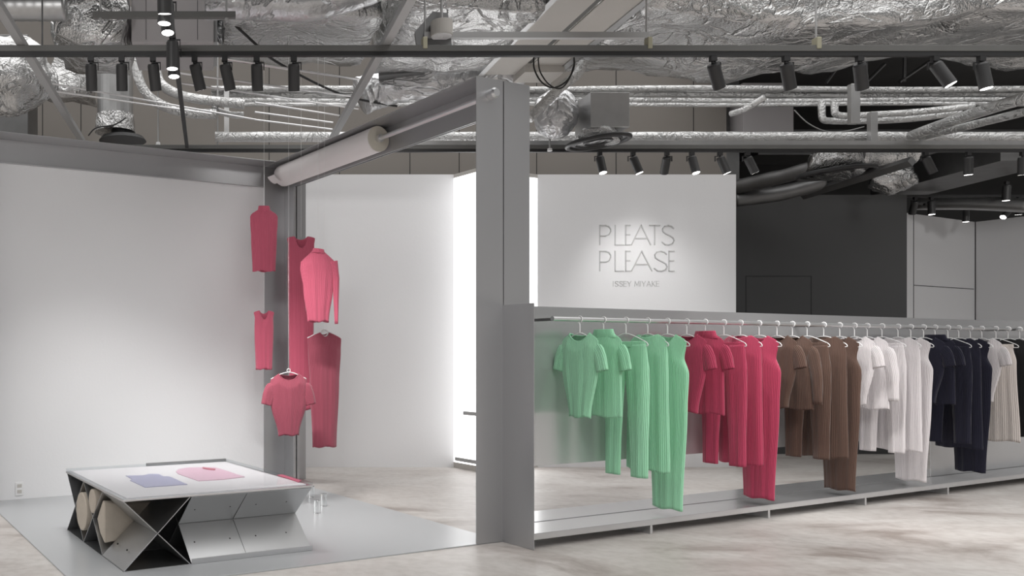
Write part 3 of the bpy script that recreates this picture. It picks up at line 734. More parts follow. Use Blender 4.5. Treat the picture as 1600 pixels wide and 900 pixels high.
o = obj('fibre_block', in_table(bm), M['wood'], bevel=.008); tag(o, 'rough pale wedge shaped block stored in the table beside the rolls', 'block')
# flat clothes under the cover
def flat(name, pts, z, m, lab, cat):
    bm = bmesh.new(); uvl = bm.loops.layers.uv.new('UVMap')
    lo = [bm.verts.new((x, y, z)) for x, y in pts]; hi = [bm.verts.new((x, y, z+.004)) for x, y in pts]
    bm.faces.new(lo[::-1]); bm.faces.new(hi)
    for i in range(len(pts)): bm.faces.new((lo[i], lo[(i+1) % len(pts)], hi[(i+1) % len(pts)], hi[i]))
    for f in bm.faces:
        for lp in f.loops: lp[uvl].uv = (lp.vert.co.x*100, lp.vert.co.y*2)
    o = obj(name, in_table(bm), m); return tag(o, lab, cat)
ZT_ = H1+.0165
Ti = TM.inverted()
def on_table(cx, cy):                  # crop pixels of the table view -> table plane
    x, y = 80+cx*.2875, 690+cy*.2875
    zz = TA.z+ZT_+.002; Y = F*(EYE-zz)/(y-CY)
    q = Ti @ Vector(((x-CX)/F*Y, Y, zz)); return (q.x, q.y)
flat('folded_top', [on_table(*p) for p in ((510, 249), (740, 233), (640, 189), (610, 190), (585, 177), (530, 176), (505, 184), (405, 186), (440, 205), (428, 211))], ZT_, FAB['lilac'], 'lilac pleated top lying flat under the table cover', 'top')
flat('folded_top', [on_table(*p) for p in ((800, 214), (935, 206), (1052, 192), (945, 157), (890, 140), (740, 142), (690, 152), (678, 164), (690, 176))], ZT_, FAB['blush'], 'blush pink pleated top lying flat under the table cover', 'top')
flat('fabric_strip', [on_table(*p) for p in ((822, 142), (893, 153), (889, 158), (850, 155), (824, 149))], ZT_+.0045, FAB['red'], 'small crimson fabric strip lying on the blush top', 'fabric')
flat('fabric_strip', [on_table(*p) for p in ((1228, 182), (1345, 221), (1360, 212), (1255, 179))], ZT_, FAB['pink'], 'pink fabric strip by the table corner nearest the clear blocks', 'fabric')
# clear blocks on the floor plate
for (px, yb, h, w, lab) in ((495.5, 802, .105, .026, 'clear acrylic block standing nearest the table corner'), (506, 791, .105, .026, 'clear acrylic block standing behind its nearer twin'), (487, 777, .10, .026, 'clear acrylic block half hidden behind the table corner')):
    Y = F*(EYE-.008)/(yb-CY); x = (px-CX)/F*Y
    bm = bmesh.new(); cyl(bm, (x, Y, .0085), (x, Y, .0085+h), w, n=28); tag(obj('acrylic_block', bm, M['acrylic'], bevel=.002), lab, 'block')
# outlet plate on the booth wall
t_o = t_at(30, 3.012); p = L(t_o, 3.012); zo = EYE+(CY-763.5)/F*p.y
ou = thing('wall_outlet', 'small white socket plate low on the booth wall', 'socket', L(t_o, 3.012, zo), TH)
obj('plate', boxes((-.036, .036, -.008, 0, -.06, .06)), M['plastic'], ou, bevel=.003)
obj('socket', boxes((-.02, .02, -.010, -.008, .01, .04), (-.02, .02, -.010, -.008, -.04, -.01)), M['beige'], ou)

# ------------------------------------------------------------------ tracks and spotlights
ZK = 3.30; Y1 = 5.63; Y2 = 8.33
def track(lab, x0, x1, Y, chan=True, group='lighting tracks'):
    r = thing('lighting_track', lab, 'track', (x0, Y, ZK), 0, group)
    obj('black_rail', boxes((0, x1-x0, -.017, .017, 0, .028)), M['black'], r)
    if chan: obj('channel', boxes((0, x1-x0, -.022, .022, .029, .07)), M['channel'], r, bevel=.002)
    return r
track('nearest lighting track under a grey channel, crossing the whole view', -1.9, 7.6, Y1)
track('second lighting track, in front of the white lettered wall', -2.3, 10.6, Y2)
r = thing('lighting_track', 'lighting track running away from the camera over the booth', 'track', (-.26, 3.2, ZK+.03), 0, 'lighting tracks')
obj('black_rail', boxes((-.017, .017, 0, Y2-3.25, 0, .03)), M['black'], r)
track('third lighting track behind the dark wall top', 8.8, 13.2, 10.75, False)
track('short lighting track over the pale grey corner walls', 9.9, 13, 9.75, False)
track('farthest short lighting track before the pale grey corner', 9.7, 13, 11.35, False)

def lamp_meshes():
    bm = bmesh.new(); cyl(bm, (0, 0, -.012), (0, 0, -.175), .039, n=28); cyl(bm, (0, 0, 0), (0, 0, -.012), .034, .039, 28)
    me = bpy.data.meshes.new('lamp_body'); bmesh.ops.recalc_face_normals(bm, faces=bm.faces); bm.to_mesh(me); bm.free(); me.materials.append(M['black_soft'])
    bm = bmesh.new(); cyl(bm, (0, 0, -.1751), (0, 0, -.1754), .034, n=28); ln = bpy.data.meshes.new('lens'); bm.to_mesh(ln); bm.free(); ln.materials.append(M['lens'])
    bm = bmesh.new(); box(bm, -.02, .02, -.016, .016, -.034, 0); cyl(bm, (0, 0, -.05), (0, 0, -.034), .011, n=12)
    ad = bpy.data.meshes.new('adapter'); bmesh.ops.recalc_face_normals(bm, faces=bm.faces); bm.to_mesh(ad); bm.free(); ad.materials.append(M['black'])
    bm = bmesh.new(); box(bm, 0, .052, -.006, .006, -.003, .003); box(bm, .046, .052, -.006, .006, -.05, 0); 
    br = bpy.data.meshes.new('bracket'); bmesh.ops.recalc_face_normals(bm, faces=bm.faces); bm.to_mesh(br); bm.free(); br.materials.append(M['black'])
    return me, ln, ad, br
LB, LL, LA, LBR = lamp_meshes()
def spot_lamp(lab, p, d, energy, group, side=1, cone=48, blend=.6):
    r = thing('spotlight', lab, 'spotlight', p, 0, group)
    def kid(nm, me, par, loc=(0, 0, 0)):
        o = bpy.data.objects.new(nm, me); COL.objects.link(o); o.parent = par; o.location = loc; return o
    kid('adapter', LA, r); b = kid('bracket', LBR, r, (0, 0, -.042)); b.scale = (side, 1, 1)
    d = Vector(d).normalized(); body = kid('lamp_body', LB, r, (0, 0, -.05))
    body.rotation_euler = Vector((0, 0, -1)).rotation_difference(d).to_euler()
    kid('lens', LL, body)
    if energy:
        l = bpy.data.lights.new('lamp_light', 'SPOT'); l.energy = energy; l.spot_size = math.radians(cone); l.spot_blend = blend; l.shadow_soft_size = .05; l.color = (1, .985, .965)
        lo = bpy.data.objects.new('lamp_light', l); COL.objects.link(lo)
        lo.location = Vector(p)+Vector((0, 0, -.05))+d*.19; lo.rotation_euler = d.to_track_quat('-Z', 'Y').to_euler()
    return r
ORD = ['first', 'second', 'third', 'fourth', 'fifth', 'sixth', 'seventh']
E1, E2 = 56, 40
for i, (px, d) in enumerate([(142, (-.02, .42, -1)), (190, (-.02, .40, -1)), (239, (.1, .42, -1)), (304, (.26, .38, -1)), (351, (.26, .38, -1)), (401, (.06, .42, -1)), (459, (.05, .42, -1))]):
    spot_lamp(f'black spotlight on the nearest track, {ORD[i]} of seven above the booth', ((px-CX)/F*Y1, Y1, ZK), d, E1, 'spotlights on the nearest track', cone=75, blend=1)
for i, (px, d, s) in enumerate([(1114, (.52, .36, -1), 1), (1228, (.45, .36, -1), 1), (1343, (.42, .38, -1), 1), (1461, (.42, -.30, -1), -1), (1533, (.12, -.1, -1), -1)]):
    lab = [f'black spotlight on the nearest track, {ORD[i]} of three unlit looking ones over the rack', 'lit black spotlight tilted sideways on the nearest track', 'lit black spotlight hanging at the far end of the nearest track'][0 if i < 3 else i-2]
    spot_lamp(lab, ((px-CX)/F*Y1, Y1, ZK), d, E1, 'spotlights on the nearest track', s)
for i, (px, d, s) in enumerate([(937, (.06, -.30, -1), -1), (989, (.32, -.16, -1), -1), (1042, (.2, .75, -1), 1), (1081, (.10, -.28, -1), -1), (1125, (.38, -.1, -1), -1), (1168, (.46, -.05, -1), -1), (1446, (.5, 0, -1), -1), (1513, (.05, .05, -1), 1), (1598, (.1, .12, -1), 1)]):
    lab = f'black spotlight on the second track, {ORD[i]} of six above the lettered wall' if i < 6 else ['black spotlight tilted away on the second track above the dark wall end', 'black spotlight hanging straight down on the second track', 'black spotlight on the second track at the edge of view'][i-6]
    e = 32 if i == 2 else 22 if i < 6 else 15
    spot_lamp(lab, ((px-CX)/F*Y2, Y2, ZK), d, e, 'spotlights on the second track', s, cone=80 if i == 2 else 50, blend=1 if i == 2 else .6)
for i, (Y, d) in enumerate([(4.41, (.0, .30, -1)), (4.57, (-.05, .02, -1)), (4.73, (.02, -.12, -1)), (5.30, (0, .02, -1)), (5.47, (.02, -.08, -1))]):
    spot_lamp(f'black spotlight on the receding track over the booth, {ORD[i]} from the camera', (-.26, Y, ZK+.03), d, 8, 'spotlights on the receding track', 1)
for (px, Y, d, s, lab) in [(1430, 10.75, (.15, .5, -1), -1, 'dim black spotlight just beyond the dark wall corner'), (1455, 10.75, (0, -.05, -1), 1, 'lit black spotlight beyond the dark wall, pointing straight down'),
                           (1509, 11.35, (0, .0, -1), 1, 'black spotlight over the pale grey corner'), (1578, 11.35, (-.75, -.2, -.7), 1, 'small lit spotlight turned sideways over the pale grey wall'),
                           (1592, 10.75, (.05, .1, -1), 1, 'black spotlight beside the sideways turned one'), (1573, 9.75, (0, .05, -1), 1, 'black spotlight hanging on the short track, above the pale grey wall')]:
    spot_lamp(lab, ((px-CX)/F*Y, Y, ZK), d, 14, 'spotlights over the far corner', s)

# ------------------------------------------------------------------ ceiling services
def hrod(px, Y, z0, lab, m='steel', r=.006): return rod('threaded_rod', ((px-CX)/F*Y, Y, z0), ((px-CX)/F*Y, Y, 4.995), r, M[m], lab, 'rod', 'hanging rods', 8)
# receding struts
for px, Y, Yb, lab in ((60, 6.0, 8.28, 'pale steel strut receding over the outer side of the booth'), (583, 6.0, 8.2, 'pale steel strut receding between booth and rack')):
    y = 115 if px == 60 else 104
    X = -1.30 if px == 60 else 1.17
    bm = boxes((X-.028, X+.028, 3.0, Yb, 3.372, 3.378), (X-.028, X-.023, 3.0, Yb, 3.378, 3.42), (X+.023, X+.028, 3.0, Yb, 3.378, 3.42))
    tag(obj('steel_strut', bm, M['steel'], bevel=.001), lab, 'strut', 'receding steel struts')
# trapeze hangers
def trapeze(x0, x1, y, Y, rods, lab, m):
    a, b = py(x0, y, Y), py(x1, y, Y)
    r = thing('trapeze_hanger', lab, 'hanger', a, 0, 'trapeze duct hangers')
    w = b.x-a.x
    obj('cross_bar', boxes((0, w, -.02, .02, -.02, -.016), (0, w, -.02, -.016, -.016, .022), (0, w, .016, .02, -.016, .022)), M[m], r)
    for px in rods:
        x = (px-CX)/F*Y-a.x; bm = bmesh.new(); cyl(bm, (x, 0, -.05), (x, 0, 4.995-a.z), .007, n=8); obj('drop_rod', bm, M['steel'], r)
        bm = bmesh.new(); cyl(bm, (x, 0, -.035), (x, 0, -.02), .014, n=8); obj('nut', bm, M['steel'], r)
trapeze(145, 368, 24, 5.95, (157, 354), 'dark steel cross bar hanging over the booth side ceiling', 'channel')
trapeze(662, 1013, 56, 6.0, (664, 1010), 'pale steel cross bar hanging over the beam and frame', 'steel')
for px, lab in ((663, 'yellowed beam clamp on the near track, beside the white drum'), (1013, 'yellowed beam clamp on the near track under the pale cross bar'), (1276, 'yellowed beam clamp on the near track above the rack')):
    p = py(px, 70, Y1); bm = boxes((p.x-.016, p.x+.016, Y1-.028, Y1+.028, ZK+.045, ZK+.125))
    tag(obj('beam_clamp', bm, M['brass'], bevel=.005), lab, 'clamp', 'beam clamps')
hrod(1275, Y1, ZK+.12, 'hanging rod above the beam clamp over the rack'); hrod(66, 5.63, ZK+.07, 'hanging rod over the booth, beside the round duct', 'galv_dark')
# wide receding beam of painted plates
zb_ = 3.90
xa, xb = 2.53, 3.20
bmr = thing('ceiling_beam', 'broad off white steel beam receding towards the back wall', 'beam', (xa, 3.6, zb_))
obj('soffit_plate', boxes((0.0, .30, 0, 4.2, 0, .01)), M['beige'], bmr); obj('soffit_plate', boxes((.36, .64, 0, 4.2, .0, .01)), M['beige'], bmr)
obj('seam_strip', boxes((.30, .36, 0, 4.2, .02, .03)), M['channel'], bmr)
obj('edge_angle', boxes((-.05, -.0, 0, 4.2, -.012, -.002), (-.05, -.04, 0, 4.2, -.002, .25)), M['galv'], bmr); obj('edge_angle', boxes((.64, .70, 0, 4.2, -.012, -.002), (.69, .70, 0, 4.2, -.002, .25)), M['galv'], bmr)
obj('end_box', boxes((.3, .66, 3.95, 4.25, -.06, .2)), M['beige'], bmr)
# large foil wrapped ducts
foil_box('foil_duct', 3.32, 11.5, 6.38, 7.55, 3.90, 4.6, 'huge crumpled foil wrapped duct spanning the ceiling above the rack', amp=.06, seed=1,
         shape=lambda w: Vector((w.x, w.y+(0.28*max(0, 1-(w.x-3.3)/3.0) if w.y > 7 else 0), w.z+.05*math.sin(w.x*2.2)-.06*max(0, 1-abs(w.x-4.4)))))
foil_box('foil_duct', 1.45, 2.44, 6.2, 7.6, 3.86, 4.6, 'bright crumpled foil duct between the receding strut and the beam', amp=.06, seed=4)
foil_box('foil_duct', .10, 1.32, 6.42, 7.5, 3.90, 4.5, 'crumpled foil duct above the booth middle', amp=.05, seed=9)
foil_box('foil_duct', -1.34, -.80, 6.7, 7.5, 3.86, 4.9, 'tall foil wrapped duct with drooping folds beside the grey unit', amp=.10, seed=12,
         shape=lambda w: Vector((w.x+.10*math.sin(w.z*5), w.y, w.z-.08*math.sin((w.x+1.3)*5))))
foil_tube('flexible_duct', [py(320, 0, 6.15), py(400, 2, 6.15), py(480, 4, 6.15), py(545, -12, 6.2), py(620, -40, 6.3)], .135, 'ribbed foil flexible duct at the top edge above the booth', 'duct', 'foil_soft', .07, 16, seed=3)
bm = bmesh.new(); a, b = py(-120, 10, 6.5), py(102, 10, 6.5)
tube(bm, [a.lerp(b, i/60) for i in range(61)], .11, 28, rf=lambda t, an, p: .11*(1+.012*math.sin(t*60*PI*.5)))
tag(obj('round_duct', bm, M['galv'], smooth=True), 'round spiral metal duct at the outer top corner', 'duct')
foil_ball('foil_duct_bend', py(18, 118, 8.0), .40, .35, .36, 'swollen foil duct bend at the outer edge, below the round duct', amp=.22, seed=5, m='foil', cat='duct')
foil_box('foil_duct', (60-CX)/F*8.3, (128-CX)/F*8.3, 8.9, 9.3, 4.05, 4.9, 'crumpled dark foil duct behind the receding strut', amp=.09, seed=21)
p = py(20, 190, 9.0); tag(obj('duct_casing', boxes((-2.9, (47-CX)/F*9.0, 8.9, 9.4, 3.3, 4.7)), M['galv_dark'], bevel=.01), 'dull zinc duct casing at the outer edge above the booth wall', 'duct')
# grey unit
u0, u1 = (207-CX)/F*7.0, (334-CX)/F*7.0
un = thing('air_handling_unit', 'warm grey boxed ceiling unit above the spotlights of the booth', 'air unit', (u0, 6.9, 3.87))
obj('casing', boxes((0, u1-u0, 0, .7, 0, .75)), M['unit'], un, bevel=.006)
obj('seam', boxes((.12, .124, -.002, 0, .02, .73), ((u1-u0)*.80, (u1-u0)*.80+.004, -.002, 0, .02, .73)), M['gap'], un)
obj('end_flange', boxes((u1-u0, u1-u0+.03, .05, .65, .02, .7)), M['galv'], un)
foil_tube('flexible_duct', [py(340, 60, 7.2), py(350, 48, 7.2), py(352, 30, 7.2), py(345, 18, 7.2)], .08, 'short curved duct stub beside the grey unit', 'duct', 'foil_soft', .05, 12, seed=14)
# zinc hopper plates between struts
bm = bmesh.new()
hp = [py(590, 82, 7.7), py(640, 42, 7.7), py(682, 72, 7.7), py(664, 112, 7.7), py(592, 118, 7.7)]
v0 = [bm.verts.new(q) for q in hp]; v1 = [bm.verts.new(q+Vector((.05, .25, .02))) for q in hp]
bm.faces.new(v0); bm.faces.new(v1[::-1])
for i in range(5): bm.faces.new((v0[i], v0[(i+1) % 5], v1[(i+1) % 5], v1[i]))
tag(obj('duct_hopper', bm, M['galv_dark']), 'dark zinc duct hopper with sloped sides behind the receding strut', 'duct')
bm = bmesh.new(); hp = [py(648, 50, 6.0), py(676, 18, 6.0), py(700, 20, 6.0), py(706, 72, 6.0), py(652, 76, 6.0)]
v0 = [bm.verts.new(q) for q in hp]; v1 = [bm.verts.new(q+Vector((.02, .1, .02))) for q in hp]
bm.faces.new(v0); bm.faces.new(v1[::-1])
for i in range(5): bm.faces.new((v0[i], v0[(i+1) % 5], v1[(i+1) % 5], v1[i]))
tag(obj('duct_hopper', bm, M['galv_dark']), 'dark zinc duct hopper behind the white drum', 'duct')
# big flexible ducts in the middle
foil_tube('flexible_duct', [py(565, 150, 8.1), py(590, 140, 8.1), py(640, 127, 8.0), py(700, 126, 8.0), py(760, 116, 8.0), py(810, 105, 8.0)], .185, 'thick wrinkled foil flexible duct behind the portal beam', 'duct', 'foil_soft', .07, 15, n=28, seg=12, seed=6)
foil_tube('flexible_duct', [py(596, 100, 7.75), py(630, 100, 7.75), py(660, 90, 7.75), py(675, 72, 7.75)], .10, 'short bulging foil duct elbow under the zinc hopper', 'duct', 'foil_soft', .06, 14, n=24, seed=8)
# round drop duct with diffuser
c = py(180, 150, 8.8)
dd_ = thing('drop_duct', 'vertical metal drop duct ending in a black round diffuser', 'duct', (c.x, c.y, 3.62))
bm = bmesh.new(); cyl(bm, (0, 0, .02), (0, 0, 1.3), .19, n=32, cap=True); obj('pipe', bm, M['galv'], dd_, smooth=False)
bm = bmesh.new(); cyl(bm, (0, 0, .0), (0, 0, .18), .215, .20, 32); obj('foil_collar', bm, M['foil'], dd_)
bm = bmesh.new(); cyl(bm, (.08, 0, -.09), (.08, 0, -.05), .25, .22, 36); cyl(bm, (.08, 0, -.05), (.08, 0, .0), .12, .12, 24); obj('diffuser', bm, M['black'], dd_)
bm = bmesh.new(); tube(bm, smooth_path([py(138, 212, 8.6), py(150, 200, 8.6), py(178, 195, 8.58), py(197, 184, 8.56)], 6), .007, 8)
tag(obj('black_cable', bm, M['cable'], smooth=True), 'thin black cable curling round the drop duct', 'cable')
# drum detector
p = py(690, 50, 5.95)
dr = thing('drum_fixture', 'off white drum fixture hanging beside the pale cross bar', 'fixture', (p.x, p.y, p.z))
bm = bmesh.new(); cyl(bm, (0, 0, -.03), (0, 0, .075), .076, .078, 32); obj('drum', bm, M['beige'], dr, bevel=.004)
bm = bmesh.new(); cyl(bm, (0, 0, -.036), (0, 0, -.03), .068, .07, 32); cyl(bm, (0, 0, -.045), (0, 0, -.036), .012, .012, 12); obj('face', bm, M['plastic'], dr)
bm = bmesh.new(); cyl(bm, (0, 0, .075), (0, 0, 4.99-p.z), .01, n=10); obj('stem', bm, M['steel'], dr)
p = py(699, 70, 6.3); tag(obj('junction_box', boxes((p.x-.035, p.x+.035, p.y-.03, p.y+.03, p.z-.05, p.z+.07)), M['plastic'], bevel=.004), 'small white junction box below the drum fixture', 'box')
rod('threaded_rod', (p.x, p.y, p.z+.07), (p.x, p.y, 4.99), .005, M['steel'], 'hanging rod of the white junction box', 'rod', 'hanging rods', 8)
# sloping conduits
zc_ = 3.62
for i, (a, b) in enumerate([((72, 129), (400, 187)), ((80, 142), (330, 178)), ((262, 112), (560, 152)), ((282, 130), (560, 170)), ((345, 91), (575, 126)), ((395, 100), (575, 126.5)), ((398, 160), (530, 180.5)), ((398, 175), (520, 191.5)), ((398, 187), (519, 202))]):
    rod('metal_conduit', pz(*a, zc_), pz(*b, zc_+.0), .0085, M['alu_light'], f'thin metal conduit sloping across the booth ceiling, '+['topmost outer one', 'lower outer one', 'upper one behind the spotlights', 'lower one behind the spotlights', 'highest one', 'second highest one', 'third lowest inner one', 'second lowest inner one', 'lowest inner one'][i], 'conduit', 'sloping conduits', 8)
# lagged pipes running across
for i, (y, Y, r) in enumerate([(139, 9.0, .032), (148, 9.05, .034), (157, 9.0, .030), (163, 8.95, .022)]):
    foil_tube('lagged_pipe', [py(x, y+1.2*math.sin(x*.01+i), Y) for x in (330, 600, 840, 1000, 1150, 1300, 1450, 1650, 1850)], r, f'straight foil lagged pipe high across the back, {ORD[i]} from the top', seed=30+i, amp=.08, freq=6, seg=24, n=12, group='high lagged pipes')
foil_tube('lagged_pipe', [py(x, 214, 8.6) for x in (336, 600, 900, 1200, 1500, 1650, 1850)], .052, 'thick foil lagged pipe just above the second track', seed=40, amp=.06, seg=40, n=16)
bm = boxes(((520-CX)/F*8.42, 9.3, 8.4, 8.46, 3.385, 3.435)); tag(obj('grey_channel', bm, M['galv']), 'long grey channel between the thick lagged pipe and the second track', 'channel')
foil_tube('lagged_pipe', [py(213, 80, 8.5), py(216, 120, 8.5), py(232, 150, 8.5), py(262, 168, 8.5), py(300, 177, 8.5), py(338, 178, 8.5)], .05, 'curved foil lagged pipe sweeping down behind the spotlights, outer one', seed=41, n=16)
foil_tube('lagged_pipe', [py(243, 95, 8.55), py(250, 128, 8.55), py(275, 146, 8.55), py(310, 155, 8.55), py(382, 163, 8.55)], .05, 'curved foil lagged pipe sweeping down behind the spotlights, inner one', seed=42, n=16)
foil_tube('lagged_pipe', [py(330, 170, 8.62), py(360, 179, 8.62), py(381, 180, 8.62)], .035, 'short foil lagged pipe end near the white bracket', seed=43, n=12)
p = py(354, 178, 8.75); rz_ = EYE+(CY-212)/F*8.75
tag(obj('pipe_bracket', boxes((p.x-.026, p.x+.026, 8.73, 8.77, rz_, 4.9)), M['plastic'], bevel=.004), 'white vertical pipe bracket above the booth wall', 'bracket')
# dark rear pieces and grey-pink casing
tag(obj('wall_casing', boxes(((1161-CX)/F*10.2, (1240-CX)/F*10.2, 10.2, 10.5, EYE+(CY-212)/F*10.2, 4.6)), M['unit'], bevel=.004), 'warm grey casing panel high behind the lagged pipes', 'panel')
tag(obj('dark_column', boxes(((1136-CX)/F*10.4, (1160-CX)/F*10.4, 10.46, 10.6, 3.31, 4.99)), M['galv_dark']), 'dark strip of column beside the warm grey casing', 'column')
# air unit with diffuser over the rack
foil_ball('foil_duct_bag', py(868, 178, 8.1), .205, .2, .235, 'pear shaped foil duct bag behind the portal post', amp=.08, seed=17, pleat=14)
p = py(942, 178, 8.0)
ab = thing('diffuser_box', 'foil covered plenum box with a round diffuser below, near the portal post', 'diffuser', (p.x, p.y, p.z))
obj('plenum', boxes((-.185, .185, -.15, .2, -.17, .165)), M['galv'], ab, bevel=.008)
bm = bmesh.new(); cyl(bm, (-.04, 0, -.24), (-.02, 0, -.16), .19, .16, 28); obj('foil_collar', bm, M['foil'], ab, smooth=True)
def disc(par, c, r, tilt, m1, m2):
    rot = Matrix.Rotation(tilt, 4, 'Y')
    bm = bmesh.new(); q = []
    for k in range(48): a = 2*PI*k/48; q.append(rot @ Vector((math.cos(a)*r, math.sin(a)*r, 0))+Vector(c))
    tube(bm, q, .022, 10, closed=True); obj('diffuser_rim', bm, m1, par, smooth=True)
    bm = bmesh.new(); cyl(bm, Vector(c)+rot @ Vector((0, 0, .012)), Vector(c)+rot @ Vector((0, 0, .02)), r, r, 40); obj('diffuser_plate', bm, m2, par)
    bm = bmesh.new()
    for rr in (.75, .45): tube(bm, [rot @ Vector((math.cos(2*PI*k/40)*r*rr, math.sin(2*PI*k/40)*r*rr, 0))+Vector(c) for k in range(40)], .010, 8, closed=True)
    obj('diffuser_ring', bm, m1, par, smooth=True)
disc(ab, (-.055, -.02, -.275), .275, -.10, M['black_soft'], M['foil_soft'])
# far diffuser with its elbow
p = py(1306, 270, 8.9)
fd = thing('ceiling_diffuser', 'dark round diffuser with foil collar above the dark wall', 'diffuser', (p.x, p.y, p.z))
disc(fd, (0, 0, 0), .34, -.06, M['black'], M['black_soft'])
bm = bmesh.new(); cyl(bm, (0, 0, .03), (.05, .05, .26), .26, .2, 28); obj('foil_collar', bm, M['foil'], fd, smooth=True)
foil_tube('lagged_duct', [py(1275, 256, 9.3), py(1320, 246, 9.3), py(1400, 240, 9.3), py(1425, 240, 9.3)], .13, 'foil duct feeding the dark diffuser above the dark wall', 'duct', 'foil', .08, 10, seed=50)
foil_ball('foil_duct_elbow', py(1395, 280, 10.0), .24, .2, .17, 'foil duct elbow hanging over the dark wall end', amp=.2, seed=52, pleat=10, m='foil')
for i, (a, b, r, w) in enumerate([((1150, 292, 10.3), (1345, 238, 9.0), .085, 'large one'), ((1150, 312, 10.35), (1290, 284, 9.9), .09, 'small one below it')]):
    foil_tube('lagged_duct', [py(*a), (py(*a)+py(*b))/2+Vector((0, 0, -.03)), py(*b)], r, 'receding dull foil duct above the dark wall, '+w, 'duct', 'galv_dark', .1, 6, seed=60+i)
bm = bmesh.new(); a, b = py(1255, 305, 10.2), py(1425, 252, 8.9); tube(bm, [a, b], .055, 4); tag(obj('slanting_beam', bm, M['galv_dark']), 'slim grey beam slanting under the dark diffuser', 'beam')  # a plain beam of square section
# L shaped lagged pipes and receding pipes
foil_tube('lagged_pipe', [py(1284, 158, 8.8), py(1284, 172, 8.8), py(1286, 186, 8.8), py(1300, 189, 8.8), py(1345, 189, 8.8), py(1420, 186, 8.8), py(1500, 176, 8.8)], .034, 'foil lagged pipe dropping then turning, outer one of two', seed=70, n=12)
foil_tube('lagged_pipe', [py(1304, 158, 8.7), py(1304, 170, 8.7), py(1306, 178, 8.7), py(1318, 181, 8.7), py(1350, 180, 8.7), py(1430, 175, 8.7), py(1520, 166, 8.7)], .034, 'foil lagged pipe dropping then turning, inner one of two', seed=71, n=12)
foil_tube('lagged_pipe', [py(1640, 142, 6.6), py(1520, 178, 7.4), py(1425, 212, 8.4)], .05, 'receding foil lagged pipe slanting over the rack end', seed=72, n=14)
foil_tube('lagged_pipe', [py(1640, 165, 6.8), py(1520, 195, 7.6), py(1440, 214, 8.4)], .035, 'thinner receding lagged pipe below the slanting one', seed=73, n=14)
foil_tube('lagged_pipe', [py(912, 98, 7.5), py(900, 118, 7.5), py(870, 142, 7.5), py(826, 186, 7.5)], .043, 'bright foil lagged pipe slanting down behind the portal post', seed=74, n=14)
foil_tube('lagged_pipe', [py(1195, 152, 8.3), py(1165, 170, 8.45), py(1142, 178, 8.6)], .03, 'short slanted lagged pipe stub in front of the dark column', seed=75, n=12)
p = py(1363, 190, 8.5); tag(obj('pipe_stand', boxes((p.x-.035, p.x+.035, 8.47, 8.53, 3.4, 3.75)), M['galv'], bevel=.005), 'metal pipe support post behind the second track', 'support')
p = py(1335, 150, 8.4); tag(obj('pipe_stand', boxes((p.x-.045, p.x+.045, 8.38, 8.44, p.z-.28, p.z+.12)), M['galv'], bevel=.005), 'metal pipe support plate behind the near spotlights', 'support')
# cable loops
bm = bmesh.new(); pts = [py(834, 90, 7.0), py(835, 108, 7.0), py(846, 128, 7.0), py(864, 137, 7.0), py(884, 128, 7.0), py(896, 108, 7.0), py(897, 90, 7.0)]
tube(bm, smooth_path(pts, 8), .007, 8); tag(obj('black_cable', bm, M['cable'], smooth=True), 'black cable hanging in a loop from the beam end, outer loop', 'cable', 'looped cables')
bm = bmesh.new(); pts = [py(841, 90, 7.1), py(844, 112, 7.1), py(858, 132, 7.1), py(876, 138, 7.1), py(890, 122, 7.1), py(898, 96, 7.1)]
tube(bm, smooth_path(pts, 8), .006, 8); tag(obj('black_cable', bm, M['cable'], smooth=True), 'black cable hanging in a loop from the beam end, inner loop', 'cable', 'looped cables')
bm = bmesh.new(); pts = [py(368, 40, 6.6), py(405, 74, 6.8), py(425, 92, 7.0), py(470, 118, 7.4), py(520, 142, 7.7), py(560, 155, 7.9), py(620, 166, 8.1)]
tube(bm, smooth_path(pts, 8), .011, 8); tag(obj('black_cable', bm, M['cable'], smooth=True), 'thick black cable sagging down behind the booth spotlights', 'cable')
bm = bmesh.new(); pts = [py(1241, 172, 9.4), py(1262, 192, 9.4), py(1290, 205, 9.4), py(1320, 205, 9.4), py(1350, 198, 9.4)]
tube(bm, smooth_path(pts, 8), .006, 8); tag(obj('grey_cable', bm, M['steel'], smooth=True), 'thin grey cable sagging behind the lagged pipes', 'cable')
# sprinkler heads
for px, yb, Y, lab in ((859, 236, 8.15, 'white sprinkler head beside the portal post'), (247, 226, 8.6, 'small sprinkler head above the booth wall, outer one'), (340, 234, 8.6, 'small sprinkler head above the booth wall, inner one')):
    p = py(px, yb, Y); sp = thing('sprinkler_head', lab, 'sprinkler', p, 0, 'sprinkler heads')
    bm = bmesh.new(); cyl(bm, (0, 0, 0), (0, 0, .025), .024, .02, 16); obj('deflector', bm, M['plastic'], sp)
    bm = bmesh.new(); cyl(bm, (0, 0, .025), (0, 0, 4.99-p.z), .009, n=8); obj('pipe', bm, M['steel'], sp)
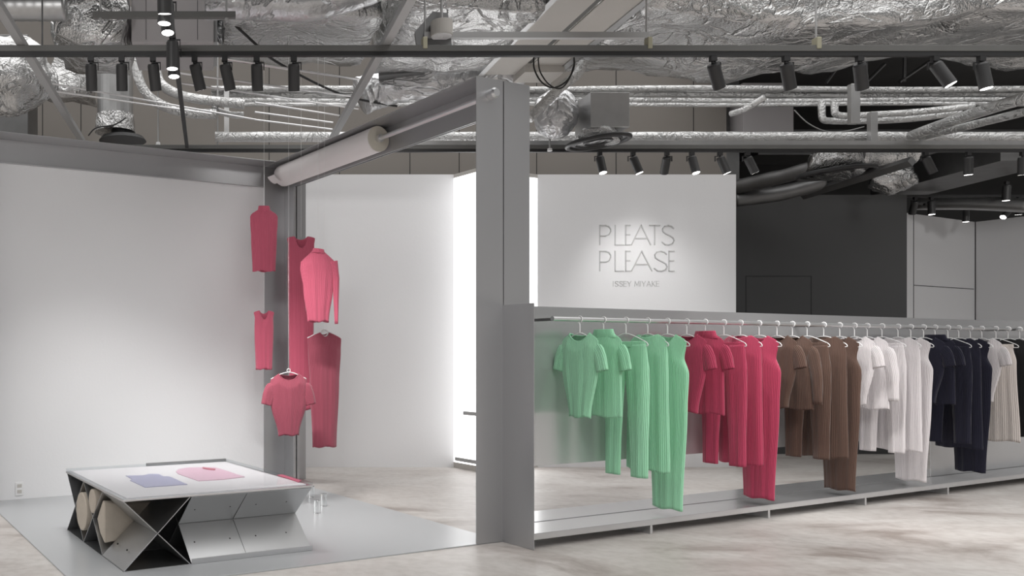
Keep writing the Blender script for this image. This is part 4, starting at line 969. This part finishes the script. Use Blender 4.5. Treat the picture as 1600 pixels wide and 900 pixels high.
# dark rear lattice of steelwork
for i, (a, b) in enumerate([((1290, 130), (1318, 92)), ((1352, 130), (1382, 100)), ((1405, 128), (1452, 96)), ((1413, 128), (1414, 90))]):
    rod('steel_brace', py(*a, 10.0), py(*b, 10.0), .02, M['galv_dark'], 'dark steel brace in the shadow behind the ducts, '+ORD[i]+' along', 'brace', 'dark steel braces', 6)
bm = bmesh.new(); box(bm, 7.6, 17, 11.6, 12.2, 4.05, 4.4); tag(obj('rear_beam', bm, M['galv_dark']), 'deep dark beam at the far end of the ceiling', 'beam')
bm = bmesh.new(); a, b = py(1405, 305, 11.0), py(1620, 250, 8.9)
d = (b-a).normalized(); q = Vector((d.y, -d.x, 0)); q.normalize()
box(bm, 0, (b-a).length, -.35, .35, 0, .3, lambda u, w, z: a+d*u+q*w+Vector((0, 0, z))); tag(obj('slanting_duct', bm, M['galv_dark']), 'flat dull zinc duct slanting over the far corner', 'duct')
bm = bmesh.new(); a, b = py(1430, 318, 11.6), py(1620, 322, 10.5); tube(bm, smooth_path([a, (a+b)/2+Vector((0, 0, .02)), b], 4), .09, 12); tag(obj('round_duct', bm, M['galv'], smooth=True), 'slim round duct above the pale grey corner', 'duct')

# ------------------------------------------------------------------ light
def light(kind, name, loc, target, energy, **kw):
    l = bpy.data.lights.new(name, kind); l.energy = energy
    for k, v in kw.items(): setattr(l, k, v)
    o = bpy.data.objects.new(name, l); COL.objects.link(o); o.location = loc
    o.rotation_euler = (Vector(target)-Vector(loc)).to_track_quat('-Z', 'Y').to_euler(); return o
# unseen fill spots above the view, added to brighten booth, rack and far walls
for i, (x, tx, ty, tz, e) in enumerate([(-1.6, -.7, 7.8, 2.75, 130), (8.0, 11.6, 12.4, 1.9, 500), (-1.2, -1.4, 7.2, 1.2, 60), (.2, .4, 6.8, .8, 60), (1.2, .9, 6.8, 1.0, 60), (3.0, 3.5, 6.0, .9, 110), (4.0, 4.2, 6.4, .9, 110), (5.4, 5.6, 7.0, .9, 110), (6.8, 7.2, 7.6, .9, 110)]):
    light('SPOT', 'fill_spot', (x, 1.8, 3.4), (tx, ty, tz), e, spot_size=math.radians(52), spot_blend=.9, shadow_soft_size=.3, color=(1, .985, .97))
for x, y, tx, tz, e, cn in ((1.75, 6.4, 1.2, 1.8, 60, 85), (5.2, 6.6, 4.8, 1.6, 40, 58)):   # added fill with no fixture, brightens the back wall behind the frames
    light('SPOT', 'wall_fill_spot', (x, y, 3.75), (tx, 9.39, tz), e, spot_size=math.radians(cn), spot_blend=1, shadow_soft_size=.2, color=(1, .985, .97))
w = bpy.data.worlds.new('shop'); SC.world = w; w.use_nodes = True
nt = w.node_tree; bg = nt.nodes['Background']; bg.inputs[0].default_value = (1, .99, .98, 1)
tc = nt.nodes.new('ShaderNodeTexCoord'); sx_ = nt.nodes.new('ShaderNodeSeparateXYZ'); mr = nt.nodes.new('ShaderNodeMapRange')
nt.links.new(tc.outputs['Generated'], sx_.inputs[0]); nt.links.new(sx_.outputs['Z'], mr.inputs[0])
mr.interpolation_type = 'SMOOTHSTEP'; mr.inputs[1].default_value = .2; mr.inputs[2].default_value = .9; mr.inputs[3].default_value = .16; mr.inputs[4].default_value = 1.9
nt.links.new(mr.outputs[0], bg.inputs[1])

vs = SC.view_settings; vs.view_transform = 'Standard'; vs.look = 'None'; vs.gamma = 1; vs.exposure = .32; vs.use_curve_mapping = False
try:
    SC.cycles.use_denoising = True
    SC.cycles.max_bounces = 8; SC.cycles.transparent_max_bounces = 8; SC.cycles.sample_clamp_indirect = 4
except Exception: pass
